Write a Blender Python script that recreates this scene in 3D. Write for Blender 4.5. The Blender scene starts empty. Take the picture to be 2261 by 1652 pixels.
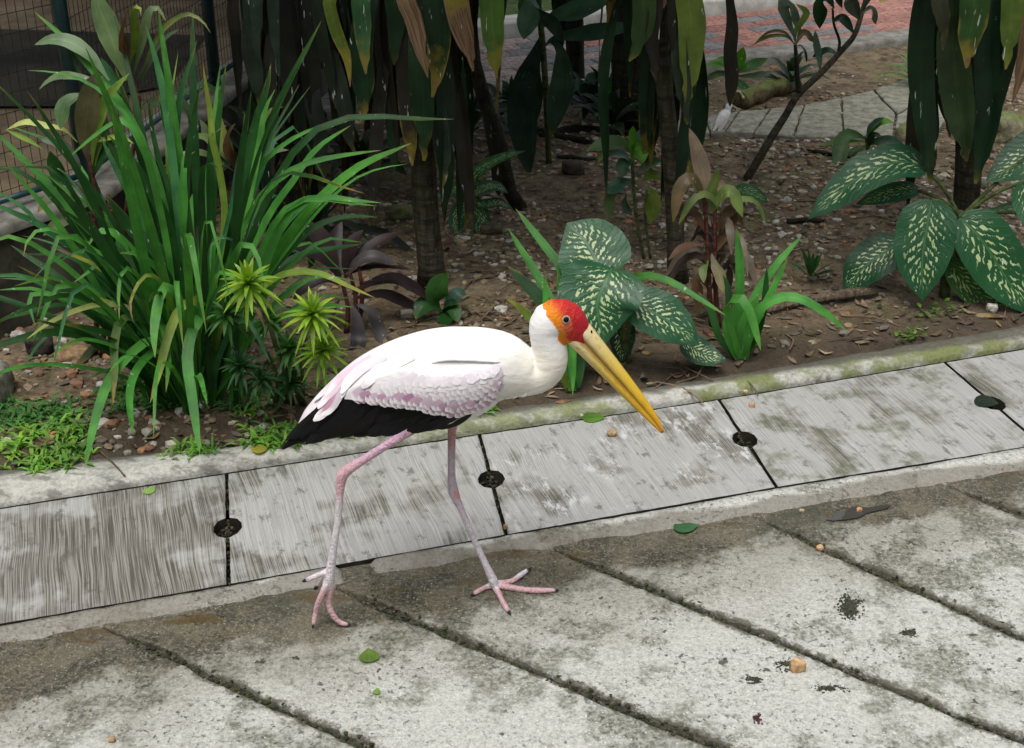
import bpy, bmesh, math, random
from mathutils import Vector, Matrix, noise
from mathutils.bvhtree import BVHTree
R = math.radians
random.seed(7)
S = bpy.context.scene
COL = S.collection

# ------------------------------------------------------------------ camera, sky, sun, exposure
CAM_H, PITCH, FPX = 1.70, R(27.7), 3000.0      # focal length in units of a 2261 px wide picture
cam = bpy.data.cameras.new('camera')
cam.sensor_width = 36.0
cam.lens = 36.0 * FPX / 2261.0
cam.clip_start = 0.05
cam.clip_end = 400
camo = bpy.data.objects.new('camera', cam)
COL.objects.link(camo)
camo.location = (0, 0, CAM_H)
camo.rotation_euler = (R(90) - PITCH, 0, 0)
S.camera = camo
cam.dof.use_dof = False

W = bpy.data.worlds.new('World')
S.world = W
W.use_nodes = True
wn = W.node_tree
bg = wn.nodes['Background']
sky = wn.nodes.new('ShaderNodeTexSky')
sky.sky_type = 'NISHITA'
sky.sun_disc = False
SUN_EL, SUN_AZ = R(70), R(205)
sky.sun_elevation = SUN_EL
sky.sun_rotation = SUN_AZ
sky.air_density = 1.0
sky.dust_density = 4.0
sky.ozone_density = 1.0
hs = wn.nodes.new('ShaderNodeHueSaturation')
hs.inputs['Saturation'].default_value = 0.30       # an overcast sky has little blue
wn.links.new(sky.outputs[0], hs.inputs['Color'])
wn.links.new(hs.outputs[0], bg.inputs[0])
bg.inputs[1].default_value = 0.13

sl = bpy.data.lights.new('sun', 'SUN')
sl.energy = 1.4
sl.angle = R(35)
sl.color = (1.0, 0.97, 0.92)
so = bpy.data.objects.new('sun', sl)
COL.objects.link(so)
sd = Vector((math.sin(SUN_AZ) * math.cos(SUN_EL), math.cos(SUN_AZ) * math.cos(SUN_EL), math.sin(SUN_EL)))
so.rotation_euler = sd.to_track_quat('Z', 'Y').to_euler()
so.location = (0, -2, 8)

S.view_settings.view_transform = 'Standard'
S.view_settings.look = 'None'
S.view_settings.gamma = 1.0
S.view_settings.exposure = 0.58
S.view_settings.use_curve_mapping = False
S.render.engine = 'CYCLES'
S.cycles.max_bounces = 6
S.cycles.use_denoising = True

# ------------------------------------------------------------------ pixel directions -> places
FW = Vector((0, math.cos(PITCH), -math.sin(PITCH)))
UPV = Vector((0, math.sin(PITCH), math.cos(PITCH)))
RT = Vector((1, 0, 0))
EYE = Vector((0, 0, CAM_H))
def ray(x, y): return FW + RT * ((x - 1130.5) / FPX) + UPV * ((826 - y) / FPX)
def G(x, y, z=0.0):
    d = ray(x, y); return EYE + d * ((z - CAM_H) / d.z)
def P(x, y, Y):
    d = ray(x, y); return EYE + d * (Y / d.y)
def proj(v):
    r = v - EYE; k = r.dot(FW)
    return 1130.5 + FPX * r.dot(RT) / k, 826 - FPX * r.dot(UPV) / k
def mpp(v): return (v - EYE).dot(FW) / FPX          # metres per pixel at a place
ZONE = {0: (0, 0, 1.0), 2: (0, 0, .3174), 3: (496.8, 0, .3007), 4: (1048.8, 0, .3007), 5: (1600.8, 0, .3008),
        6: (0, 496.8, .3662), 7: (1048.8, 441.6, .3906), 8: (1656, 441.6, .3007), 9: (634.8, 706.6, .24415)}
def zc(zone, pts):
    ox, oy, s = ZONE[zone]
    return [(ox + s * p[0], oy + s * p[1]) for p in pts]

# ------------------------------------------------------------------ object helpers
def tag(o, label=None, cat=None, group=None, kind=None):
    if label: o['label'] = label
    if cat: o['category'] = cat
    if group: o['group'] = group
    if kind: o['kind'] = kind
    return o
def empty(name, loc, label=None, cat=None, group=None):
    o = bpy.data.objects.new(name, None)
    o.empty_display_size = 0.05
    o.location = loc
    COL.objects.link(o)
    return tag(o, label, cat, group)
def wloc(o):
    v = Vector(o.location)
    while o.parent:
        o = o.parent; v += Vector(o.location)
    return v
def mesh(name, verts, faces, mat, parent=None, uvs=None, cols=None, smooth=True, origin=None, color=None):
    """verts are world positions; the object gets its origin at `origin` (or its parent's)"""
    base = wloc(parent) if parent else (Vector(origin) if origin is not None else Vector((0, 0, 0)))
    me = bpy.data.meshes.new(name)
    me.from_pydata([tuple(Vector(v) - base) for v in verts], [], faces)
    if uvs:
        ul = me.uv_layers.new(name='UVMap')
        flat = []
        for lp in me.loops: flat += uvs[lp.vertex_index]
        ul.data.foreach_set('uv', flat)
    if cols:
        ca = me.color_attributes.new('Col', 'FLOAT_COLOR', 'POINT')
        flat = []
        for c in cols: flat += [c[0], c[1], c[2], 1.0]
        ca.data.foreach_set('color', flat)
    if smooth: me.polygons.foreach_set('use_smooth', [True] * len(me.polygons))
    me.update()
    o = bpy.data.objects.new(name, me)
    me.materials.append(mat)
    if parent: o.parent = parent
    else: o.location = base
    if color: o.color = color
    COL.objects.link(o)
    return o

def spline(pts, n):
    """Catmull-Rom through pts, n+1 samples evenly spaced in length"""
    P_ = [Vector(p) for p in pts]
    if len(P_) == 2: return [P_[0].lerp(P_[1], i / n) for i in range(n + 1)]
    Q = [P_[0] * 2 - P_[1]] + P_ + [P_[-1] * 2 - P_[-2]]
    fine = []
    for i in range(1, len(Q) - 2):
        a, b, c, d = Q[i - 1], Q[i], Q[i + 1], Q[i + 2]
        for k in range(12):
            t = k / 12
            fine.append(0.5 * ((2 * b) + (c - a) * t + (2 * a - 5 * b + 4 * c - d) * t * t + (3 * b - a - 3 * c + d) * t ** 3))
    fine.append(P_[-1])
    L = [0]
    for i in range(1, len(fine)): L.append(L[-1] + (fine[i] - fine[i - 1]).length)
    out = []; j = 0
    for i in range(n + 1):
        s = L[-1] * i / n
        while j < len(L) - 2 and L[j + 1] < s: j += 1
        sp = L[j + 1] - L[j]
        out.append(fine[j].lerp(fine[j + 1], 0 if sp < 1e-9 else (s - L[j]) / sp))
    return out
def sstep(a, b, x):
    t = max(0, min(1, (x - a) / (b - a))); return t * t * (3 - 2 * t)
def interp(tab, x):
    if x <= tab[0][0]: return tab[0][1]
    for (a, p), (b, q) in zip(tab, tab[1:]):
        if x <= b: return p + (q - p) * (x - a) / (b - a)
    return tab[-1][1]

PROF = {
    'strap': [(0, .55), (.12, .8), (.35, 1), (.65, 1), (.82, .82), (.93, .48), (1, .03)],
    'cut': [(0, .6), (.15, .85), (.4, 1), (.8, .95), (.97, .85), (1, .75)],
    'lance': [(0, .12), (.12, .3), (.3, .72), (.5, 1), (.68, .95), (.85, .6), (.95, .25), (1, .02)],
    'corn': [(0, .45), (.15, .6), (.4, .9), (.65, 1), (.82, .9), (.93, .6), (1, .12)],
    'ovate': [(0, .35), (.04, .6), (.12, .86), (.28, 1), (.5, .97), (.7, .76), (.86, .42), (.95, .16), (1, .015)],
    'needle': [(0, .6), (.3, 1), (.7, .7), (1, .05)],
    'feather': [(0, .55), (.3, .9), (.6, 1), (.82, .9), (.94, .6), (1, .25)],
    'quill': [(0, .5), (.25, .9), (.6, 1), (.85, .8), (.95, .5), (1, .1)],
}
def leaf_data(pts, width, prof='strap', n=12, c=1, fold=.22, up=.6, face=.6, jit=.25, wav=0., rng=random, side0=None, droop=0, twist=0., rag=0.):
    cs = spline(pts, n)
    rv = Vector((rng.uniform(-1, 1), rng.uniform(-1, 1), rng.uniform(-1, 1))) * jit
    V, UV, F = [], [], []
    prev = None
    ph = rng.uniform(0, 6)
    for i, p in enumerate(cs):
        t = (cs[min(i + 1, n)] - cs[max(i - 1, 0)])
        if t.length < 1e-9: t = Vector((0, 0, 1))
        t.normalize()
        if side0 is not None: s = side0 - t * side0.dot(t)
        else:
            nn = Vector((0, 0, 1)) * up + (EYE - p).normalized() * face + rv
            s = t.cross(nn)
        if s.length < 1e-4: s = prev or RT.copy()
        s.normalize()
        if prev is not None:
            if s.dot(prev) < 0: s = -s
            s = (s + prev * .8).normalized()
        prev = s
        if twist:
            s = Matrix.Rotation(twist * (i / n - .4), 3, t) @ s
        nrm = s.cross(t)
        if side0 is None and nrm.dot(Vector((0, 0, 1)) * up + (EYE - p).normalized() * face) < 0: nrm = -nrm
        v = i / n
        w = interp(PROF[prof], v) * width * .5
        for j in range(-c, c + 1):
            u = j / c
            if rag and v > .8 and abs(u) > .1: u *= 1 - rag * rng.random() * sstep(.78, .92, v)
            off = abs(u) * fold * w - droop * (u * u) * w
            if wav: off += wav * width * math.sin(v * 17 + ph + (2.2 if u > 0 else 0)) * abs(u)
            V.append(p + s * (u * w) + nrm * off)
            UV.append((u * .5 + .5, v))
    k = 2 * c + 1
    for i in range(n):
        for j in range(k - 1):
            a = i * k + j
            F.append((a, a + 1, a + k + 1, a + k))
    return V, UV, F
def leaf(name, pts, width, mat, parent, color=(1, 1, 1, 0), **kw):
    V, UV, F = leaf_data(pts, width, **kw)
    return mesh(name, V, F, mat, parent, uvs=UV, color=color)

def tube_data(pts, rad, seg=8, n=None, cap=True, flat=1.0):
    cs = spline(pts, n or max(4, (len(pts) - 1) * 4))
    m = len(cs) - 1
    V, F, UV = [], [], []
    ref = Vector((.3, .8, .1))
    for i, p in enumerate(cs):
        t = (cs[min(i + 1, m)] - cs[max(i - 1, 0)]).normalized()
        s = t.cross(ref)
        if s.length < 1e-3: s = t.cross(Vector((1, 0, 0)))
        s.normalize(); b = s.cross(t)
        r = interp(rad, i / m) if isinstance(rad, list) else rad
        for k in range(seg):
            a = 2 * math.pi * k / seg
            V.append(p + (s * math.cos(a) + b * math.sin(a) * flat) * r)
            UV.append((k / seg, i / m))
    for i in range(m):
        for k in range(seg):
            F.append((i * seg + k, i * seg + (k + 1) % seg, (i + 1) * seg + (k + 1) % seg, (i + 1) * seg + k))
    if cap:
        F.append(tuple(range(seg - 1, -1, -1)))
        F.append(tuple(m * seg + k for k in range(seg)))
    return V, F, UV
def tube(name, pts, rad, mat, parent, seg=8, color=None, n=None, origin=None, bumpy=0):
    V, F, UV = tube_data(pts, rad, seg, n)
    if bumpy:
        V = [v + Vector(noise.noise_vector(v * 22)) * bumpy for v in V]
    return mesh(name, V, F, mat, parent, uvs=UV, color=color, origin=origin)
def box_data(c, sx, sy, sz, ax=Vector((1, 0, 0)), ay=Vector((0, 1, 0))):
    az = ax.cross(ay)
    V = [c + ax * (i * sx / 2) + ay * (j * sy / 2) + az * (k * sz / 2) for i in (-1, 1) for j in (-1, 1) for k in (-1, 1)]
    F = [(0, 1, 3, 2), (4, 6, 7, 5), (0, 4, 5, 1), (2, 3, 7, 6), (0, 2, 6, 4), (1, 5, 7, 3)]
    return V, F
class Bag:
    """collects many small pieces into one mesh"""
    def __init__(s): s.V, s.F, s.UV, s.C = [], [], [], []
    def add(s, V, F, col=(1, 1, 1), UV=None):
        o = len(s.V)
        s.V += V; s.F += [tuple(i + o for i in f) for f in F]
        s.C += [col] * len(V)
        s.UV += UV or [(.5, .5)] * len(V)
    def build(s, name, mat, parent=None, smooth=True, origin=None):
        return mesh(name, s.V, s.F, mat, parent, uvs=s.UV, cols=s.C, smooth=smooth, origin=origin)

_bm = bmesh.new(); bmesh.ops.create_icosphere(_bm, subdivisions=1, radius=1)
ICO1 = ([v.co.copy() for v in _bm.verts], [tuple(v.index for v in f.verts) for f in _bm.faces]); _bm.free()
_bm = bmesh.new(); bmesh.ops.create_icosphere(_bm, subdivisions=3, radius=1)
ICO3 = ([v.co.copy() for v in _bm.verts], [tuple(v.index for v in f.verts) for f in _bm.faces]); _bm.free()
def rock_data(loc, sx, sy, sz, seed, rough=.35, fine=False, rz=0.):
    V0, F = ICO3 if fine else ICO1
    off = Vector((seed * 3.7, seed * 1.3, -seed * 2.1))
    V = []
    for v in V0:
        k = 1 + rough * noise.noise(v * 1.3 + off) + (rough * .55 * noise.noise(v * 3.1 + off) if fine else 0)
        q = v * k
        if fine:      # flatten some sides as broken stone has
            for a in range(3):
                q[a] = max(-.8, min(.8, q[a]))
        q = Vector((q.x * sx, q.y * sy, q.z * sz))
        V.append(Matrix.Rotation(rz, 3, 'Z') @ q + Vector(loc))
    return V, list(F)

# ------------------------------------------------------------------ materials
def nd(nt, typ, ins=None, **at):
    n = nt.nodes.new('ShaderNode' + typ)
    for k, v in at.items(): setattr(n, k, v)
    for k, v in (ins or {}).items():
        s = n.inputs[k]
        if isinstance(v, bpy.types.NodeSocket): nt.links.new(v, s)
        elif isinstance(v, tuple) and s.type == 'RGBA' and len(v) == 3: s.default_value = (*v, 1)
        else: s.default_value = v
    return n
class M:
    def __init__(s, name):
        s.m = bpy.data.materials.new(name); s.m.use_nodes = True
        s.nt = s.m.node_tree; s.b = s.nt.nodes['Principled BSDF']; s.out = s.nt.nodes['Material Output']
    def n(s, typ, ins=None, **at): return nd(s.nt, typ, ins, **at)
    def pos(s): return s.n('NewGeometry').outputs['Position']
    def obj(s): return s.n('TexCoord').outputs['Object']
    def uv(s): return s.n('UVMap').outputs[0]
    def sep(s, v):
        o = s.n('SeparateXYZ', {0: v}).outputs; return o[0], o[1], o[2]
    def comb(s, x, y, z): return s.n('CombineXYZ', {0: x, 1: y, 2: z}).outputs[0]
    def math(s, op, a, b=None, c=None, clamp=False):
        i = {0: a}
        if b is not None: i[1] = b
        if c is not None: i[2] = c
        return s.n('Math', i, operation=op, use_clamp=clamp).outputs[0]
    def scale(s, v, k): return s.n('VectorMath', {0: v, 1: k}, operation='MULTIPLY').outputs[0]
    def addv(s, v, k): return s.n('VectorMath', {0: v, 1: k}, operation='ADD').outputs[0]
    def noise(s, v, scale, detail=3, rough=.55, dist=0):
        return s.n('TexNoise', {'Vector': v, 'Scale': scale, 'Detail': detail, 'Roughness': rough, 'Distortion': dist}).outputs[0]
    def voro(s, v, scale, feature='F1', out='Distance'):
        return s.n('TexVoronoi', {'Vector': v, 'Scale': scale}, feature=feature).outputs[out]
    def ramp(s, x, a, b, lo=0., hi=1.):
        return s.n('MapRange', {0: x, 1: a, 2: b, 3: lo, 4: hi}, interpolation_type='SMOOTHSTEP').outputs[0]
    def mix(s, f, a, b, mode='MIX'):
        return s.n('Mix', {0: f, 6: a, 7: b}, data_type='RGBA', blend_type=mode).outputs[2]
    def bump(s, h, st=.5, d=.01, prev=None):
        i = {'Height': h, 'Strength': st, 'Distance': d}
        if prev is not None: i['Normal'] = prev
        return s.n('Bump', i).outputs[0]
    def set(s, **k):
        nm = dict(col='Base Color', rough='Roughness', nrm='Normal', spec='Specular IOR Level', metal='Metallic', sss='Subsurface Weight')
        for a, v in k.items():
            sk = s.b.inputs[nm[a]]
            if isinstance(v, bpy.types.NodeSocket): s.nt.links.new(v, sk)
            elif isinstance(v, tuple): sk.default_value = (*v, 1)
            else: sk.default_value = v
        return s
    def translucent(s, col, f=.3):
        tr = s.n('BsdfTranslucent', {'Color': col})
        mx = s.n('MixShader', {0: f, 1: s.b.outputs[0], 2: tr.outputs[0]})
        s.nt.links.new(mx.outputs[0], s.out.inputs[0])

def mat_leaf(name, ribs=26., gloss=.38, spots=.5, trans=.28, vcol=False):
    m = M(name)
    u, v, _ = m.sep(m.uv())
    oi = m.n('ObjectInfo')
    base = m.n('Attribute', attribute_name='Col').outputs[0] if vcol else oi.outputs['Color']
    rnd = m.math('MULTIPLY', oi.outputs['Random'], 37.)
    au = m.math('ABSOLUTE', m.math('SUBTRACT', u, .5))
    vec = m.addv(m.obj(), m.comb(rnd, rnd, 0))
    blot = m.noise(vec, 14., 3)
    c = m.mix(m.ramp(blot, .3, .75), m.mix(1., base, (.62, .66, .6), 'MULTIPLY'), m.mix(1., base, (1.25, 1.2, 1.1), 'MULTIPLY'))
    fine = m.noise(m.comb(m.math('MULTIPLY', u, ribs), m.math('MULTIPLY', v, 1.2), rnd), 1.6, 2)
    c = m.mix(m.ramp(fine, .35, .7, 0, .35), c, m.mix(1., c, (1.5, 1.5, 1.35), 'MULTIPLY'))
    mid = m.ramp(au, .0, .035, 1., 0.)
    c = m.mix(m.math('MULTIPLY', mid, .45), c, m.mix(1., c, (1.7, 1.7, 1.3), 'MULTIPLY'))
    # dry tips and margins; the object's alpha says how far the leaf has dried
    if not vcol:
        dn = m.math('ADD', v, m.math('MULTIPLY', m.math('SUBTRACT', m.noise(vec, 25., 3), .5), .3))
        edge = m.math('MULTIPLY', m.ramp(au, .36, .5), .12)
        dn = m.math('ADD', dn, edge)
        thr = m.math('SUBTRACT', 1.1, oi.outputs['Alpha'])
        dm = m.ramp(m.math('SUBTRACT', dn, thr), -.02, .06)
        ym = m.ramp(m.math('SUBTRACT', dn, thr), -.16, .02)
        c = m.mix(m.math('MULTIPLY', ym, .7), c, (.30, .22, .03))
        brown = m.mix(m.ramp(m.noise(m.comb(m.math('MULTIPLY', u, 9.), m.math('MULTIPLY', v, 3.), rnd), 2., 3, .7), .35, .65), (.10, .055, .028), (.25, .165, .10))
        c = m.mix(dm, c, brown)
    if spots:
        sp = m.noise(m.scale(vec, (1, 1, .16)), 95., 2, .6)
        area = m.noise(vec, 9., 1)
        sm = m.math('MULTIPLY', m.ramp(sp, .66, .72), m.ramp(area, .48, .62))
        c = m.mix(m.math('MULTIPLY', sm, spots), c, (.62, .64, .6))
    h = m.math('ADD', m.math('MULTIPLY', fine, .5), m.math('MULTIPLY', blot, .9))
    m.set(col=c, rough=m.ramp(blot, .2, .8, gloss, gloss + .2), spec=.30, nrm=m.bump(h, .35, .004))
    m.translucent(m.mix(1., c, (1.3, 1.6, .5), 'MULTIPLY'), trans)
    return m.m
LEAF = mat_leaf('leaf_blade', gloss=.30)
LEAFB = mat_leaf('leaf_broad', ribs=14., gloss=.30, spots=.35, trans=.22)
LEAFD = mat_leaf('leaf_dusty', ribs=30., gloss=.42, spots=1., trans=.10)
GRASS = mat_leaf('grass_blade', ribs=8., gloss=.5, spots=0, trans=.3, vcol=True)

def mat_dieff():
    m = M('variegated_leaf')
    u, v, _ = m.sep(m.uv())
    oi = m.n('ObjectInfo')
    rnd = m.math('MULTIPLY', oi.outputs['Random'], 53.)
    su = m.math('SUBTRACT', u, .5)
    au = m.math('MULTIPLY', m.math('ABSOLUTE', su), 2.)
    sgn = m.math('SIGN', su)
    wob = m.noise(m.comb(m.math('MULTIPLY', u, 5.), m.math('MULTIPLY', v, 5.), rnd), 2.2, 2)
    s = m.math('ADD', m.math('MULTIPLY', v, 12.), m.math('MULTIPLY', m.math('POWER', au, .85), -3.4))
    s = m.math('ADD', s, m.math('ADD', m.math('MULTIPLY', sgn, .23), m.math('MULTIPLY', wob, 1.5)))
    fr = m.math('ABSOLUTE', m.math('SUBTRACT', m.math('FRACT', s), .5))
    dash = m.noise(m.comb(m.math('MULTIPLY', au, 7.), m.math('FLOOR', s), m.math('ADD', rnd, m.math('MULTIPLY', sgn, 9.))), 1.0, 3, .7)
    wid = m.ramp(m.math('SUBTRACT', dash, m.math('MULTIPLY', au, .14)), .375, .58, 0., .30)
    line = m.ramp(m.math('SUBTRACT', wid, fr), -.01, .05)
    band = m.math('MULTIPLY', m.ramp(au, .03, .10), m.ramp(au, .50, .78, 1., 0.))
    band = m.math('MULTIPLY', band, m.math('MULTIPLY', m.ramp(v, .03, .12), m.ramp(v, .80, .93, 1., 0.)))
    pat = m.math('MULTIPLY', line, band)
    vec = m.addv(m.obj(), m.comb(rnd, 0, rnd))
    g = m.mix(m.noise(vec, 12., 3), (.009, .052, .024), (.026, .115, .042))
    g = m.mix(1., g, oi.outputs['Color'], 'MULTIPLY')
    mid = m.ramp(au, .012, .045, 1., 0.)
    c = m.mix(m.math('MULTIPLY', mid, .7), g, (.07, .19, .06))
    c = m.mix(pat, c, m.mix(m.noise(vec, 30., 2), (.36, .48, .20), (.56, .64, .38)))
    sp = m.math('MULTIPLY', m.ramp(m.noise(vec, 70., 2, .6), .69, .74), m.ramp(m.noise(vec, 10., 1), .5, .62))
    c = m.mix(sp, c, (.7, .72, .72))
    vein = m.ramp(fr, .30, .5)
    h = m.math('ADD', m.math('MULTIPLY', vein, m.math('MULTIPLY', m.ramp(au, .0, .1), .6)), m.math('MULTIPLY', m.noise(vec, 20., 2), .5))
    m.set(col=c, rough=.40, spec=.34, nrm=m.bump(h, .25, .004))
    m.translucent(m.mix(1., c, (1.2, 1.5, .5), 'MULTIPLY'), .2)
    return m.m
DIEFF = mat_dieff()

def mat_bark(name, a, b, moss=.3, sc=1.):
    m = M(name)
    p = m.obj(); oi = m.n('ObjectInfo')
    st = m.noise(m.scale(p, (1, 1, .18)), 60 * sc, 4, .65)
    rings = m.noise(m.scale(p, (.15, .15, 1)), 55 * sc, 3)
    c = m.mix(m.ramp(st, .3, .7), a, b)
    c = m.mix(m.ramp(rings, .5, .62, 0, .6), c, tuple(x * .45 for x in a))
    c = m.mix(m.math('MULTIPLY', m.ramp(m.noise(p, 12., 4), .45, .65), moss), c, (.05, .07, .025))
    c = m.mix(m.ramp(m.noise(p, 90., 2), .68, .75, 0, .5), c, (.3, .29, .25))
    m.set(col=c, rough=.85, spec=.25, nrm=m.bump(m.math('ADD', st, rings), .8, .012))
    return m.m
BARK = mat_bark('dracaena_bark', (.022, .019, .013), (.075, .064, .044))
BARKD = mat_bark('dark_bark', (.010, .009, .007), (.032, .027, .02))
STEM = mat_bark('red_stem', (.06, .016, .015), (.13, .045, .035), 0.)
STEMG = mat_bark('green_stem', (.05, .07, .025), (.10, .13, .04), 0.)
TWIG = mat_bark('dry_twig', (.07, .05, .035), (.22, .17, .12), 0., 2.)

# the near edge of the drain covers, as a line on the ground
KX, KY, KNX, KNY = -1.02, 2.166, .2918, -.9565
def kerb_d(m, p):
    x, y, _ = m.sep(p)
    return m.math('ADD', m.math('MULTIPLY', m.math('SUBTRACT', x, KX), KNX), m.math('MULTIPLY', m.math('SUBTRACT', y, KY), KNY)), x, y

def mat_pavement(name, joint=False, border=False):
    m = M(name)
    p = m.pos()
    d, x, y = kerb_d(m, p)
    big = m.noise(p, 3.1, 4, .6)
    med = m.noise(p, 11., 4, .65)
    fine = m.noise(p, 95., 3, .7)
    agg = m.voro(p, 150.)
    aggc = m.voro(p, 150., out='Color')
    light, mid = (.455, .455, .42), (.20, .20, .165)
    gr2 = m.noise(p, 230., 2, .6)
    c = m.mix(m.ramp(m.math('ADD', m.math('MULTIPLY', fine, .6), m.math('MULTIPLY', gr2, .4)), .36, .60), tuple(v * .74 for v in light), tuple(v * 1.10 for v in light))
    c = m.mix(m.ramp(m.math('ADD', big, m.math('MULTIPLY', m.math('SUBTRACT', med, .5), .9)), .47, .64, 0, .85), c, m.mix(m.ramp(fine, .36, .66), tuple(v * .5 for v in mid), tuple(v * 1.6 for v in mid)))
    # exposed sand grains
    g = m.n('SeparateColor', {0: aggc}).outputs[0]
    grain = m.ramp(agg, .16, .32, 1., 0.)
    c = m.mix(m.math('MULTIPLY', grain, m.ramp(g, .80, .86, 0, .75)), c, (.72, .70, .66))
    c = m.mix(m.math('MULTIPLY', grain, m.ramp(g, .0, .13, .75, 0.)), c, (.075, .07, .055))
    pits = m.math('MULTIPLY', m.ramp(m.noise(p, 75., 4, .75), .57, .66), m.ramp(m.noise(p, 6., 2), .36, .58))
    c = m.mix(m.math('MULTIPLY', pits, .8), c, (.075, .07, .055))
    # black scabs of dirt
    scab = m.math('MULTIPLY', m.ramp(m.noise(p, 26., 4, .6), .645, .675), m.ramp(m.noise(p, 2.6, 1), .46, .54))
    c = m.mix(m.math('MULTIPLY', scab, .85), c, (.035, .035, .026))
    # damp dirty band where water stands along the border
    wn_ = m.math('ADD', m.math('MULTIPLY', m.math('SUBTRACT', m.noise(p, 5., 4, .6), .5), .34), m.math('MULTIPLY', m.math('SUBTRACT', m.noise(p, 60., 3, .7), .5), .09))
    edge = m.math('ADD', .215, m.math('MULTIPLY', x, -.012))
    wet = m.ramp(m.math('SUBTRACT', m.math('ADD', d, wn_), edge), -.03, .03, 1., 0.)
    if border: wet = m.ramp(m.math('ADD', d, m.math('MULTIPLY', m.math('SUBTRACT', m.noise(p, 4., 2), .5), .16)), m.math('ADD', .015, m.math('MULTIPLY', x, .03)), m.math('ADD', .035, m.math('MULTIPLY', x, .03)))
    damp2 = m.ramp(m.math('ADD', d, m.math('MULTIPLY', m.math('SUBTRACT', m.noise(p, 7., 5, .7), .5), .5)), .20, .50, .62, 0.)
    if not border: c = m.mix(damp2, c, m.mix(1., c, (.42, .40, .33), 'MULTIPLY'))
    dirt = m.mix(m.ramp(m.noise(p, 9., 4, .7), .35, .65), (.026, .025, .016), (.108, .094, .060))
    dirt = m.mix(m.ramp(m.math('ADD', m.math('MULTIPLY', fine, .5), m.math('MULTIPLY', gr2, .5)), .47, .62, 0, .75), dirt, (.20, .18, .14))
    dirt = m.mix(m.ramp(pits, .2, .8, 0, .6), dirt, (.03, .027, .018))
    dirt = m.mix(m.ramp(m.noise(p, 5., 2), .55, .68, 0, .7), dirt, (.04, .042, .024))
    dirt = m.mix(m.math('MULTIPLY', grain, m.ramp(g, .8, .9, 0, .6)), dirt, (.42, .39, .33))
    dirt = m.mix(m.math('MULTIPLY', m.ramp(m.noise(m.scale(p, (.5, 1.6, 1)), 9., 3), .56, .66), m.ramp(d, .2, .1)), dirt, (.075, .048, .015))
    c = m.mix(m.math('MULTIPLY', wet, .93 if not border else .75), c, dirt if not border else m.mix(fine, (.12, .105, .08), (.21, .19, .155)))
    if not joint and not border:
        eg = m.n('Attribute', attribute_name='Col').outputs[2]
        em = m.ramp(m.math('ADD', m.math('ADD', eg, m.math('MULTIPLY', m.math('SUBTRACT', m.noise(p, 8., 2), .5), .8)), m.math('MULTIPLY', m.math('SUBTRACT', m.noise(p, 38., 4, .75), .5), 1.5)), .72, 1.02)
        c = m.mix(m.math('MULTIPLY', em, .85), c, m.mix(fine, (.035, .034, .022), (.12, .11, .08)))
    if joint:
        jm = m.noise(p, 40., 4, .7)
        c = m.mix(m.ramp(jm, .35, .7), (.028, .028, .018), (.085, .078, .052))
        c = m.mix(m.ramp(m.noise(p, 140., 2), .6, .7, 0, .7), c, (.25, .23, .18))
        c = m.mix(m.ramp(m.noise(p, 14., 3), .55, .7, 0, .7), c, (.035, .05, .015))
    rough = m.math('SUBTRACT', .88, m.math('MULTIPLY', wet, m.ramp(m.noise(p, 6., 3), .45, .65, .12, .5)))
    h = m.math('ADD', m.math('MULTIPLY', fine, 1.), m.math('ADD', m.math('MULTIPLY', agg, -.5), m.math('ADD', m.math('MULTIPLY', pits, -1.), m.math('MULTIPLY', med, 1.2))))
    m.set(col=c, rough=rough, spec=.35, nrm=m.bump(h, .75, .004 if not joint else .008))
    return m.m
PAVE = mat_pavement('worn_concrete')
JOINT = mat_pavement('mossy_joint', joint=True)
BORDER = mat_pavement('border_concrete', border=True)

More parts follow.
